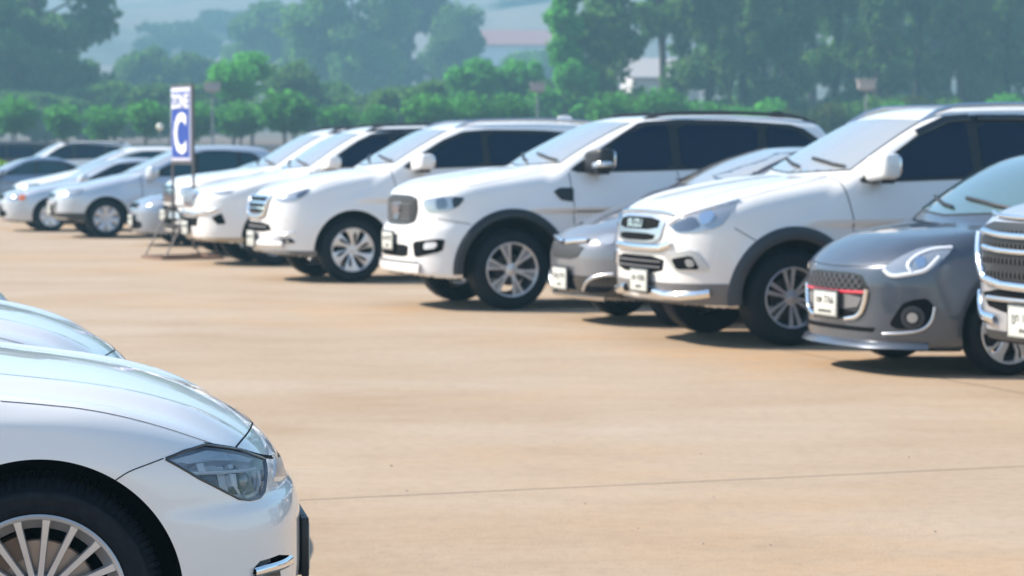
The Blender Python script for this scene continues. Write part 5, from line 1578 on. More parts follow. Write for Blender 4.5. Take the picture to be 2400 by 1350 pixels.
def ground_height(X, Y):
    prof = ((-100, -0.03), (112, -0.03), (126, 0.45), (150, 1.2), (200, 1.8), (300, 4.5), (420, 13), (520, 21), (640, 40), (760, 62), (900, 78), (1000, 84))
    xs = [p[0] for p in prof]; zs = [p[1] for p in prof]
    z = np.interp(Y, xs, zs)
    k = np.clip((Y - 250) / 400, 0, 1)
    return z + k * (7 * np.sin(X * 0.012 + 1.0) + 5 * np.sin(X * 0.027 + Y * 0.01) + 4 * np.sin(X * 0.05 - Y * 0.02)) * np.clip((Y - 250) / 700, 0, 1)

def make_ground():
    m, nt, b = newmat('stained_concrete')
    L = nt.links
    n1 = noise_node(nt, 0.35, 6, 0.62, 'Object', (1.0, 1.7, 1.0))
    n2 = noise_node(nt, 1.6, 6, 0.65, 'Object', (0.8, 1.4, 1.0))
    n3 = noise_node(nt, 14.0, 5, 0.7)
    n4 = noise_node(nt, 0.16, 5, 0.6, 'Object', (1, 1, 1))
    n5 = noise_node(nt, 120.0, 3, 0.7)
    r1 = ramp(nt, n1.outputs['Fac'], [(0.30, (0.347, 0.251, 0.166)), (0.46, (0.38, 0.286, 0.197)), (0.60, (0.401, 0.312, 0.226)), (0.75, (0.419, 0.337, 0.255))])
    r2 = ramp(nt, n2.outputs['Fac'], [(0.28, (0.93, 0.905, 0.87)), (0.5, (1, 1, 1)), (0.8, (1.04, 1.035, 1.03))])
    def mul(a, bb, f=1.0, mode='MULTIPLY'):
        x = nt.nodes.new('ShaderNodeMix'); x.data_type = 'RGBA'; x.blend_type = mode; x.inputs[0].default_value = f
        L.new(a, x.inputs[6]); L.new(bb, x.inputs[7]); return x
    c = mul(r1.outputs[0], r2.outputs[0])
    r3 = ramp(nt, n3.outputs['Fac'], [(0.30, (0.86, 0.85, 0.84)), (0.5, (1, 1, 1)), (0.72, (1.08, 1.08, 1.07))])
    c = mul(c.outputs[2], r3.outputs[0], 0.8)
    r5 = ramp(nt, n5.outputs['Fac'], [(0.25, (0.70, 0.68, 0.66)), (0.5, (1, 1, 1)), (0.8, (1.16, 1.16, 1.15))])
    c = mul(c.outputs[2], r5.outputs[0], 0.55)
    # rusty washed-in stains, thickest where the row of cars stands
    tc = nt.nodes.new('ShaderNodeTexCoord')
    def dot(vec, off):
        d = nt.nodes.new('ShaderNodeVectorMath'); d.operation = 'DOT_PRODUCT'; d.inputs[1].default_value = vec
        L.new(tc.outputs['Object'], d.inputs[0])
        a = nt.nodes.new('ShaderNodeMath'); a.operation = 'ADD'; a.inputs[1].default_value = off
        L.new(d.outputs['Value'], a.inputs[0]); return a
    ca, sa = math.cos(R(18.6)), math.sin(R(18.6))
    # u runs across the aisle, v along it
    uu = dot((ca, sa, 0), -(-0.94 * ca + 10.42 * sa))
    vv = dot((-sa, ca, 0), -(0.94 * sa + 10.42 * ca))
    mr = nt.nodes.new('ShaderNodeMapRange'); mr.interpolation_type = 'SMOOTHSTEP'
    mr.inputs['From Min'].default_value = 0.2; mr.inputs['From Max'].default_value = 3.4
    mr.inputs['To Min'].default_value = 0.22; mr.inputs['To Max'].default_value = 1.0
    L.new(uu.outputs[0], mr.inputs['Value'])
    rs = ramp(nt, n4.outputs['Fac'], [(0.49, (0, 0, 0)), (0.66, (1, 1, 1))])
    rs2 = ramp(nt, n2.outputs['Fac'], [(0.35, (0, 0, 0)), (0.6, (1, 1, 1))])
    s1 = nt.nodes.new('ShaderNodeMath'); s1.operation = 'MULTIPLY'; L.new(rs.outputs[0], s1.inputs[0]); L.new(mr.outputs[0], s1.inputs[1])
    s2 = nt.nodes.new('ShaderNodeMath'); s2.operation = 'MULTIPLY'; L.new(s1.outputs[0], s2.inputs[0]); L.new(rs2.outputs[0], s2.inputs[1])
    s3 = nt.nodes.new('ShaderNodeMath'); s3.operation = 'MULTIPLY'; L.new(s2.outputs[0], s3.inputs[0]); s3.inputs[1].default_value = 0.62
    mx = nt.nodes.new('ShaderNodeMix'); mx.data_type = 'RGBA'
    L.new(s3.outputs[0], mx.inputs[0]); L.new(c.outputs[2], mx.inputs[6]); mx.inputs[7].default_value = (0.46, 0.25, 0.085, 1)
    # sawn joints between the slabs
    def joint(src, sp, w):
        p = nt.nodes.new('ShaderNodeMath'); p.operation = 'PINGPONG'; p.inputs[1].default_value = sp / 2
        L.new(src.outputs[0], p.inputs[0])
        q = nt.nodes.new('ShaderNodeMath'); q.operation = 'LESS_THAN'; q.inputs[1].default_value = w / 2
        L.new(p.outputs[0], q.inputs[0]); return q
    uo = nt.nodes.new('ShaderNodeMath'); uo.operation = 'ADD'; uo.inputs[1].default_value = -5.43
    L.new(uu.outputs[0], uo.inputs[0])
    ja = joint(vv, 40.0, 0.019); jb = joint(uo, 12.0, 0.018)
    jm = nt.nodes.new('ShaderNodeMath'); jm.operation = 'MAXIMUM'; L.new(ja.outputs[0], jm.inputs[0]); L.new(jb.outputs[0], jm.inputs[1])
    jf = nt.nodes.new('ShaderNodeMath'); jf.operation = 'MULTIPLY'; jf.inputs[1].default_value = 0.95; L.new(jm.outputs[0], jf.inputs[0])
    mj = nt.nodes.new('ShaderNodeMix'); mj.data_type = 'RGBA'
    L.new(jf.outputs[0], mj.inputs[0]); L.new(mx.outputs[2], mj.inputs[6]); mj.inputs[7].default_value = (0.10, 0.075, 0.055, 1)
    L.new(mj.outputs[2], b.inputs['Base Color'])
    b.inputs['Roughness'].default_value = 0.75; b.inputs['Specular IOR Level'].default_value = 0.3
    bp = nt.nodes.new('ShaderNodeBump'); bp.inputs['Strength'].default_value = 0.4; bp.inputs['Distance'].default_value = 0.01
    n6 = noise_node(nt, 55.0, 5, 0.7)
    L.new(n6.outputs['Fac'], bp.inputs['Height']); L.new(bp.outputs[0], b.inputs['Normal'])
    xs = np.linspace(-90, 90, 29); ys = np.linspace(-90, 112, 29)
    v = [(x, y, 0.0) for y in ys for x in xs]
    f = [(j * 29 + i, j * 29 + i + 1, (j + 1) * 29 + i + 1, (j + 1) * 29 + i) for j in range(28) for i in range(28)]
    tag(mesh_obj('parking_lot', v, f, m), kind='structure')
    # open land behind: bare red earth near, scrub further off
    m, nt, b = newmat('earth_and_scrub')
    n = noise_node(nt, 0.08, 6, 0.65)
    r = ramp(nt, n.outputs['Fac'], [(0.36, (0.19, 0.070, 0.040)), (0.5, (0.22, 0.090, 0.052)), (0.62, (0.13, 0.09, 0.04))])
    n2 = noise_node(nt, 0.02, 6, 0.7)
    r2 = ramp(nt, n2.outputs['Fac'], [(0.35, (0.085, 0.095, 0.085)), (0.48, (0.13, 0.135, 0.125)), (0.58, (0.21, 0.18, 0.165)), (0.7, (0.10, 0.11, 0.095))])
    tc = nt.nodes.new('ShaderNodeTexCoord'); sp = nt.nodes.new('ShaderNodeSeparateXYZ'); nt.links.new(tc.outputs['Object'], sp.inputs[0])
    mr = nt.nodes.new('ShaderNodeMapRange'); mr.inputs['From Min'].default_value = 160; mr.inputs['From Max'].default_value = 260
    nt.links.new(sp.outputs['Y'], mr.inputs['Value'])
    mx = nt.nodes.new('ShaderNodeMix'); mx.data_type = 'RGBA'
    nt.links.new(mr.outputs[0], mx.inputs[0]); nt.links.new(r.outputs[0], mx.inputs[6]); nt.links.new(r2.outputs[0], mx.inputs[7])
    nt.links.new(mx.outputs[2], b.inputs['Base Color']); b.inputs['Roughness'].default_value = 0.95; b.inputs['Specular IOR Level'].default_value = 0.1
    ys = np.concatenate([np.linspace(-150, 108, 8), np.linspace(112, 250, 30), np.linspace(260, 1000, 60)])
    xs = np.linspace(-420, 420, 90)
    X, Y = np.meshgrid(xs, ys); Z = ground_height(X, Y)
    Z = np.where(Y < 111, -0.03, Z)
    nx = len(xs)
    v = [(float(X[j, i]), float(Y[j, i]), float(Z[j, i])) for j in range(len(ys)) for i in range(nx)]
    f = [(j * nx + i, j * nx + i + 1, (j + 1) * nx + i + 1, (j + 1) * nx + i) for j in range(len(ys) - 1) for i in range(nx - 1)]
    tag(mesh_obj('ground', v, f, m), kind='structure')

def make_gravel():
    rng = np.random.default_rng(5)
    V = []; F = []
    for k in range(90):
        Y = 8.2 + 12 * rng.random() ** 1.6; X = (rng.random() - 0.42) * 0.44 * Y
        s = 0.0018 + 0.0035 * rng.random() ** 2
        d = rng.normal(size=(8, 3)) * 0.25 + np.array([(a, b, c) for a in (-1, 1) for b in (-1, 1) for c in (-1, 1)])
        d[:, 2] *= 0.6
        n = len(V); V += [tuple(np.array([X, Y, s * 0.4]) + q * s) for q in d]
        F += [tuple(n + i for i in f) for f in ((0, 1, 3, 2), (4, 6, 7, 5), (0, 4, 5, 1), (2, 3, 7, 6), (0, 2, 6, 4), (1, 5, 7, 3))]
    tag(mesh_obj('gravel', V, F, simple('pebble', (0.46, 0.38, 0.30), 0.85), None, False), kind='stuff')

def make_haze():
    m = bpy.data.materials.new('haze_air'); m.use_nodes = True
    nt = m.node_tree; nt.nodes.clear()
    o = nt.nodes.new('ShaderNodeOutputMaterial'); p = nt.nodes.new('ShaderNodeVolumePrincipled')
    p.inputs['Color'].default_value = HAZE_COL; p.inputs['Density'].default_value = HAZE_D; p.inputs['Anisotropy'].default_value = 0.0
    nt.links.new(p.outputs[0], o.inputs['Volume'])
    mb = MB(); mb.box((0, 425, 51.5), (860, 1174, 106))
    h = mb.build('haze', m, None, False); tag(h, kind='stuff')

# ------------------------------------------------------------------ trees
def leaf_mat(name, a, b_, tr, seed=0.0):
    m = bpy.data.materials.new(name); m.use_nodes = True
    nt = m.node_tree; nt.nodes.clear()
    out = nt.nodes.new('ShaderNodeOutputMaterial')
    d = nt.nodes.new('ShaderNodeBsdfDiffuse'); t = nt.nodes.new('ShaderNodeBsdfTranslucent'); mx = nt.nodes.new('ShaderNodeMixShader')
    n = noise_node(nt, 0.55, 4, 0.65)
    r = ramp(nt, n.outputs['Fac'], [(0.36, a), (0.64, b_)])
    nt.links.new(r.outputs[0], d.inputs[0]); t.inputs[0].default_value = (*tr, 1); mx.inputs[0].default_value = 0.35
    nt.links.new(d.outputs[0], mx.inputs[1]); nt.links.new(t.outputs[0], mx.inputs[2]); nt.links.new(mx.outputs[0], out.inputs[0])
    return m

def leaf_cloud(rng, lobes, n, size):
    """small leaf-clump faces through the outer part of a set of ellipsoid lobes"""
    lob = np.array(lobes, float)
    vol = (lob[:, 3] * lob[:, 4] * lob[:, 5]) ** 0.72
    pick = rng.choice(len(lob), n, p=vol / vol.sum())
    d = rng.normal(size=(n, 3)); d /= np.linalg.norm(d, axis=1, keepdims=True)
    rad = rng.random(n) ** 0.38 * (0.86 + 0.22 * rng.random(n))
    c = lob[pick, :3] + d * rad[:, None] * lob[pick, 3:6]
    a = rng.normal(size=(n, 3)); a += d * 0.7; a /= np.linalg.norm(a, axis=1, keepdims=True)
    h = np.cross(a, rng.normal(size=(n, 3))); h /= np.linalg.norm(h, axis=1, keepdims=True)
    k = np.cross(a, h)
    s = size * (0.55 + 0.9 * rng.random(n))[:, None]
    p0 = c - h * s; p1 = c + k * s * 0.55 + a * s * 0.15; p2 = c + h * s; p3 = c - k * s * 0.55 + a * s * 0.15
    V = np.stack([p0, p1, p2, p3], 1).reshape(-1, 3)
    F = np.arange(4 * n).reshape(-1, 4)
    return V, F

def tree_lobes(rng, kind, H, W):
    L = []
    if kind == 'clipped':                        # small round-headed street tree
        for k in range(7):
            a = rng.random() * 6.28; r = W * 0.22 * rng.random() ** 0.5
            L.append((r * math.cos(a), r * math.sin(a), H - W * (0.34 + 0.24 * rng.random()), W * 0.30, W * 0.30, W * 0.22))
        L.append((0, 0, H - W * 0.30, W * 0.46, W * 0.46, W * 0.28))
    elif kind == 'dome':                         # broad dome
        for k in range(16):
            a = rng.random() * 6.28; r = W * 0.36 * rng.random() ** 0.5
            z = H * (0.50 + 0.34 * rng.random()) - 0.10 * H * (r / (W * 0.36)) ** 2
            L.append((r * math.cos(a), r * math.sin(a), z, W * (0.13 + 0.08 * rng.random()), W * (0.13 + 0.08 * rng.random()), H * (0.08 + 0.05 * rng.random())))
        L.append((0, 0, H * 0.62, W * 0.36, W * 0.36, H * 0.25))
        for k in range(6):
            a = rng.random() * 6.28; r = W * 0.34
            L.append((r * math.cos(a), r * math.sin(a), H * (0.30 + 0.12 * rng.random()), W * 0.16, W * 0.16, H * 0.13))
    elif kind == 'tall':                         # tall ragged crown of separate puffs
        for k in range(26):
            t = rng.random(); a = rng.random() * 6.28
            r = W * 0.42 * (1 - 0.75 * t) * (0.35 + 0.65 * rng.random())
            L.append((r * math.cos(a), r * math.sin(a), H * (0.09 + 0.85 * t), W * (0.11 + 0.08 * rng.random()), W * (0.11 + 0.08 * rng.random()), H * (0.045 + 0.035 * rng.random())))
        L.append((0, 0, H * 0.55, W * 0.14, W * 0.14, H * 0.36))
    elif kind == 'highcrown':                    # bare stem, ragged crown high up
        for k in range(24):
            t = rng.random(); a = rng.random() * 6.28
            r = W * 0.42 * (1 - 0.7 * t) * (0.35 + 0.65 * rng.random())
            L.append((r * math.cos(a), r * math.sin(a), H * (0.40 + 0.55 * t), W * (0.11 + 0.08 * rng.random()), W * (0.11 + 0.08 * rng.random()), H * (0.045 + 0.035 * rng.random())))
    elif kind == 'spread':                       # large spreading crown in tiers
        for k in range(46):
            a = rng.random() * 6.28; r = W * 0.44 * rng.random() ** 0.5
            z = H * (0.24 + 0.70 * rng.random()) - 0.10 * H * (r / (W * 0.44)) ** 2
            L.append((r * math.cos(a), r * math.sin(a), z, W * (0.12 + 0.08 * rng.random()), W * (0.12 + 0.08 * rng.random()), H * (0.06 + 0.04 * rng.random())))
    elif kind == 'bush':
        for k in range(8):
            a = rng.random() * 6.28; r = W * 0.34 * rng.random() ** 0.5
            L.append((r * math.cos(a), r * math.sin(a), H * (0.25 + 0.45 * rng.random()), W * 0.22, W * 0.22, H * 0.28))
    return L

TREEMESH = {}
def make_tree(name, kind, X, Y, H, W, mat, label, group, seed, cat='tree', n=None, size=None, rz=0.0, trunk=True):
    rng = np.random.default_rng(seed)
    root = tag(empty(name, (X, Y, float(ground_height(np.array(float(X)), np.array(float(Y)))) - 0.05), rz), label, cat, group)
    L = tree_lobes(rng, kind, H, W)
    n = n or {'clipped': 1900, 'dome': 5200, 'tall': 6500, 'highcrown': 5000, 'spread': 8000, 'bush': 1200}[kind]
    size = size or {'clipped': 0.15, 'dome': 0.030 * W + 0.10, 'tall': 0.28, 'highcrown': 0.28, 'spread': 0.022 * W + 0.14, 'bush': 0.16}[kind]
    V, F = leaf_cloud(rng, L, n, size)
    mesh_obj('crown', V, F, mat, root, False)
    if trunk:
        t = MB(); r0 = max(0.05, H * 0.016)
        lean = rng.normal() * 0.02 * H
        t.tube([(0, 0, -0.2), (lean * 0.3, 0, H * 0.25), (lean * 0.7, lean * 0.2, H * 0.5), (lean, lean * 0.3, H * 0.82)], [r0 * 1.25, r0, r0 * 0.75, r0 * 0.25], 8)
        for k in range(6 if kind != 'clipped' else 4):
            l = L[int(rng.integers(len(L)))]
            z0 = H * (0.28 + 0.25 * rng.random())
            t.tube([(lean * 0.4, 0, z0), (l[0] * 0.5, l[1] * 0.5, (z0 + l[2]) / 2 + 0.05 * H), (l[0], l[1], l[2])], [r0 * 0.55, r0 * 0.38, r0 * 0.12], 6)
        t.build('trunk', M['bark'], root)
    return root

def copy_tree_obj(src, X, Y, s, rz, label, group, mat=None):
    c = src.copy(); COL.objects.link(c)
    c.location = (X, Y, float(ground_height(np.array(float(X)), np.array(float(Y)))) - 0.05)
    c.scale = (s, s, s) if not isinstance(s, tuple) else s
    c.rotation_euler = (0, 0, rz)
    c['label'] = label
    if group: c['group'] = group
    for ch in src.children:
        d = ch.copy(); COL.objects.link(d); d.parent = c
        if mat and ch.name.startswith('crown'):
            d.material_slots[0].link = 'OBJECT'; d.material_slots[0].material = mat
    return c

def make_vegetation():
    M['bark'] = simple('bark', (0.075, 0.06, 0.05), 0.9, spec=0.1)
    M['leaf'] = leaf_mat('leaf_mid_green', (0.042, 0.092, 0.030), (0.125, 0.205, 0.066), (0.18, 0.42, 0.08))
    M['leaf_dark'] = leaf_mat('leaf_dark_green', (0.034, 0.075, 0.034), (0.115, 0.180, 0.070), (0.16, 0.36, 0.08))
    M['leaf_bright'] = leaf_mat('leaf_bright_green', (0.06, 0.17, 0.035), (0.10, 0.30, 0.06), (0.18, 0.70, 0.11))
    M['leaf_young'] = leaf_mat('leaf_young_green', (0.034, 0.085, 0.028), (0.075, 0.165, 0.045), (0.16, 0.60, 0.10))
    M['leaf_olive'] = leaf_mat('leaf_olive_green', (0.05, 0.065, 0.025), (0.09, 0.10, 0.04), (0.10, 0.17, 0.04))
    g1 = 'young round-headed trees along the far edge of the lot'
    xs = [(38, 219, 112), (150, 238, 96), (250, 236, 108), (345, 230, 96), (455, 226, 100), (565, 232, 104), (668, 205, 150), (795, 236, 92), (888, 242, 84), (1000, 206, 110), (1105, 212, 100), (1195, 214, 110), (1430, 206, 108), (1548, 202, 130), (1640, 224, 110)]
    protos = []
    wh = ['leftmost one', 'narrow one second from the left', 'third from the left', 'just left of the blue sign', 'right behind the blue sign', 'beside the left lamp post', 'widest, in front of a dark domed tree', 'small one right of the widest', 'smallest one', 'tall one left of the middle', 'second left of the middle lamp post', 'beside the middle lamp post', 'first one right of the conical tree', 'broad one below the white house', 'last one at the right end']
    for i, (x, y, w) in enumerate(xs):
        Y = 138 + (i % 3) * 1.5
        gz = float(ground_height(np.array(0.0), np.array(Y)))
        H = pz(y, Y) - gz; W = w / 5667 * Y * 1.12
        lab = 'young round-headed green tree at the lot edge, ' + wh[i]
        if i < 4:
            protos.append((make_tree('young_tree', 'clipped', px(x, Y), Y, H, W, M['leaf_young'], lab, g1, 10 + i), H))
        else:
            p, h = protos[(0, 1, 2, 3, 2)[i % 5]]
            copy_tree_obj(p, px(x, Y), Y, (W / 2.6, W / 2.6, H / h), i * 1.3, lab, g1)
    # second rank: taller round trees
    make_tree('bright_tree', 'clipped', px(548, 160), 160, pz(132, 160) - 1.3, 3.9, M['leaf_bright'], 'bright sunlit green tree just right of the blue sign, behind the young trees', None, 31, n=2400, size=0.19)
    make_tree('bright_tree', 'clipped', px(592, 166), 166, pz(118, 166) - 1.3, 3.0, M['leaf_bright'], 'bright green tree top that leans against the dark domed tree', None, 32, n=1800, size=0.19)
    make_tree('domed_tree', 'dome', px(690, 185), 185, (pz(118, 185) - 1.6) * 1.02, 6.2, M['leaf_dark'], 'dark domed tree right of the bright green tree', None, 33)
    make_tree('domed_tree', 'dome', px(905, 170), 170, (pz(186, 170) - 1.5) * 1.04, 3.6, M['leaf'], 'small pale-edged domed tree left of the middle', None, 34, n=2000)
    make_tree('domed_tree', 'dome', px(1010, 172), 172, (pz(168, 172) - 1.5) * 1.04, 4.4, M['leaf'], 'mid green domed tree between the small domed tree and the two bright arching trees', None, 35, n=2400)
    make_tree('arching_tree', 'dome', px(1118, 176), 176, (pz(112, 176) - 1.5) * 1.04, 5.0, M['leaf_bright'], 'bright green arching tree below the pink roof, left of its twin', None, 36)
    make_tree('arching_tree', 'dome', px(1215, 178), 178, (pz(112, 178) - 1.5) * 1.04, 4.4, M['leaf_bright'], 'bright green arching tree below the pink roof, next to the first conical tree', None, 37)
    g4 = 'dense middle rank of dark trees behind the young trees'
    md = [(30, 208, 8.4), (130, 226, 8.0), (215, 205, 7.6), (400, 190, 8.6), (500, 205, 8.0), (770, 190, 7.0), (845, 214, 7.6), (950, 200, 7.6), (1060, 190, 7.6), (1160, 185, 7.4), (1265, 180, 7.2), (1380, 214, 7.0)]
    mp = None
    for i, (x, y, W) in enumerate(md):
        Y = 192 + (i % 3) * 5
        H = (pz(y, Y) - 1.6) * 1.06
        nm = ['first', 'second', 'third', 'fourth', 'fifth', 'sixth', 'seventh', 'eighth', 'ninth', 'tenth', 'eleventh', 'twelfth'][i]
        lb = 'low dark dense tree in the middle rank behind the young trees, %s from the left' % nm
        if mp is None: mp = (make_tree('dense_tree', 'dome', px(x, Y), Y, H, W, M['leaf_dark'], lb, g4, 57, n=5200, size=0.34), H, W)
        else: copy_tree_obj(mp[0], px(x, Y), Y, (W / mp[2], W / mp[2], H / mp[1]), i * 1.9, lb, g4, M['leaf'] if i % 4 == 1 else None)
    # large trees on the left
    make_tree('big_tree', 'spread', px(85, 215), 215, 21.0, 14.0, M['leaf_dark'], 'tall spreading tree that fills the upper left corner', None, 41, n=12000)
    make_tree('big_tree', 'dome', px(110, 206), 206, (pz(95, 206) - 1.9) * 1.05, 9.5, M['leaf_dark'], 'dense round tree under the tall spreading tree in the upper left', None, 40, n=7500, size=0.36)
    make_tree('big_tree', 'spread', px(-40, 205), 205, 17.0, 9.0, M['leaf'], 'spreading tree cut by the left edge of the photo', None, 42)
    make_tree('domed_tree', 'dome', px(270, 200), 200, (pz(168, 200) - 1.8) * 1.04, 5.0, M['leaf'], 'rounded mid green tree at the foot of the tall spreading tree', None, 43)
    make_tree('domed_tree', 'dome', px(345, 290), 290, (pz(98, 290) - 4.2) * 1.05, 11.0, M['leaf_dark'], 'dark bluish domed tree left above the blue sign', None, 44)
    make_tree('domed_tree', 'dome', px(455, 300), 300, (pz(112, 300) - 4.5) * 1.05, 11.0, M['leaf_dark'], 'dark bluish domed tree right above the blue sign', None, 45)
    make_tree('hazy_tree', 'dome', px(632, 390), 390, (pz(0, 390) - 10.5) * 1.05, 15.5, M['leaf_dark'], 'hazy blue domed tree standing high behind the bright green tree', None, 46, n=6000, size=0.6)
    make_tree('hazy_tree', 'spread', px(820, 310), 310, 23.0, 16.0, M['leaf'], 'hazy pale green spreading tree, the larger of the pair left of the middle', None, 47, n=9000)
    make_tree('hazy_tree', 'spread', px(955, 340), 340, 24.0, 15.0, M['leaf_olive'], 'hazy grey-green spreading tree right of the larger pale one', None, 48, n=9000)
    make_tree('hazy_tree', 'dome', px(740, 340), 340, 15.0, 12.0, M['leaf_dark'], 'low dark hazy tree between the blue domed tree and the pale spreading pair', None, 49)
    make_tree('hazy_tree', 'dome', px(1065, 330), 330, 17.5, 10.0, M['leaf_dark'], 'dark hazy tree left of the pink roof', None, 50)
    make_tree('hazy_tree', 'dome', px(1180, 620), 620, 12.0, 22.0, M['leaf_dark'], 'far blue tree behind the pink roof, the left one', None, 51, size=0.7)
    make_tree('hazy_tree', 'dome', px(1275, 640), 640, 12.0, 20.0, M['leaf_dark'], 'far blue tree behind the pink roof, the right one', None, 52, size=0.7)
    make_tree('hazy_tree', 'dome', px(1250, 400), 400, (pz(108, 400) - 11.5) * 1.05, 15.0, M['leaf'], 'pale hazy tree right below the pink roof', None, 55, size=0.5)
    make_tree('hazy_tree', 'dome', px(420, 520), 520, 11.0, 20.0, M['leaf_olive'], 'far faded olive tree on the hillside above the dark pair', None, 53, size=0.6)
    make_tree('hazy_tree', 'dome', px(520, 560), 560, 10.0, 18.0, M['leaf_olive'], 'far faded tree on the hillside beside the blue domed tree', None, 54, size=0.6)
    for i, (x, Y, H, W) in enumerate(((-230, 210, 19.0, 12.0), (-430, 222, 20.0, 13.0))):
        make_tree('big_tree', 'spread', px(x, Y), Y, H, W, M['leaf_dark'], ('spreading tree next beyond the left edge of the photo', 'spreading tree second beyond the left edge of the photo')[i], None, 140 + i, n=7000)
    # the tall stand on the right
    g2 = 'tall conical trees in the stand on the right'
    st = [(1325, 165, 12.8, 6.0), (1440, 172, 15.0, 8.0), (1556, 180, 18.5, 6.5), (1655, 176, 19.5, 7.5), (1745, 184, 21.0, 6.8), (1850, 178, 21.0, 7.0), (1950, 186, 22.0, 7.2), (2050, 180, 21.0, 7.2), (2150, 188, 22.0, 7.6), (2255, 180, 22.0, 7.2), (2360, 186, 22.5, 7.6), (2470, 180, 22.0, 7.5), (2590, 186, 22.0, 7.6), (2710, 180, 21.0, 7.4)]
    lab = ['slim conical tree at the left end of the stand', 'conical tree second from the left end of the stand', 'tall conical tree directly above the white house', 'tall tree just right of the white house', 'tall dark tree two places right of the white house', 'tall dark tree left of the right lamp post, the farther neighbour', 'tall dark tree next on the left of the right lamp post', 'tall dark tree right behind the right lamp post', 'tall dark tree next on the right of the right lamp post', 'tall dark tree second right of the right lamp post', 'tall dark tree third right of the right lamp post', 'tall dark tree cut by the right edge of the photo', 'tall dark tree just beyond the right edge of the photo', 'tall dark tree second beyond the right edge of the photo']
    pr = []
    for i, (x, Y, H, W) in enumerate(st):
        if i < 5:
            pr.append((make_tree('conical_tree', 'highcrown' if i == 2 else 'tall', px(x, Y), Y, H, W, M['leaf_bright' if i == 0 else ('leaf' if i < 3 else 'leaf_dark')], lab[i], g2, 61 + i, n=4800 if i < 3 else 6500), H, W))
        else:
            p, h, w = pr[3 + i % 2]
            copy_tree_obj(p, px(x, Y), Y, (W / w, W / w, H / h), i * 2.1, lab[i], g2, M['leaf'] if i % 2 == 0 else None)
    make_tree('conical_tree', 'tall', px(1386, 167), 167, 10.6, 6.4, M['leaf'], 'lower conical tree between the first and the second of the stand', g2, 66, n=4600)
    # back rank that closes the gaps
    bk = [(1700, 220), (1800, 214), (1905, 222), (2000, 216), (2105, 224), (2210, 216), (2310, 222), (2420, 216)]
    for i, (x, Y) in enumerate(bk):
        p, h, w = pr[3 + i % 2]
        nm = ['first', 'second', 'third', 'fourth', 'fifth', 'sixth', 'seventh', 'eighth'][i]
        copy_tree_obj(p, px(x, Y), Y, (9.2 / w, 9.2 / w, 25.0 / h), i * 1.7 + 0.5, 'dark tree in the rear rank of the right-hand stand, %s counted from the white house' % nm, 'rear rank of the right-hand stand', M['leaf_dark'])
    # undergrowth below the stand
    g3 = 'bushes below the tall stand'
    b0 = None
    bs = [(1705, 232, 5.0), (1790, 214, 6.0), (1890, 222, 5.2), (1985, 206, 6.2), (2085, 214, 5.6), (2190, 204, 6.0), (2290, 210, 5.6), (2385, 200, 6.0)]
    bl = ['leftmost bush below the tall stand', 'large bush second from the left below the stand', 'lower bush third from the left below the stand', 'bush just left of the right lamp post', 'bush just right of the right lamp post', 'bush second right of the right lamp post', 'bush third right of the right lamp post', 'bush at the right edge below the tall stand']
    for i, (x, y, W) in enumerate(bs):
        Y = 150 + (i % 2) * 5
        gz = 1.2; H = (pz(y, Y) - gz) * 1.05
        if b0 is None: b0 = (make_tree('bush', 'bush', px(x, Y), Y, H, W, M['leaf'], bl[i], g3, 80, 'bush', n=2200, size=0.2, trunk=False), H, W)
        else: copy_tree_obj(b0[0], px(x, Y), Y, (W / b0[2], W / b0[2], H / b0[1]), i * 0.9, bl[i], g3, M['leaf_bright'] if i % 3 == 1 else M['leaf_olive'] if i % 3 == 2 else None)
    make_tree('bush', 'bush', px(1505, 163), 163, (pz(192, 163) - 1.3) * 1.05, 4.2, M['leaf'], 'tall bush in front of the white house', None, 91, 'bush', n=1800, size=0.2, trunk=False)
    make_tree('bush', 'bush', px(-4, 68), 68, 1.62, 0.9, M['lime'], 'lime green bush at the left edge behind the dark blue saloon', None, 90, 'bush', n=500, size=0.12, trunk=False)
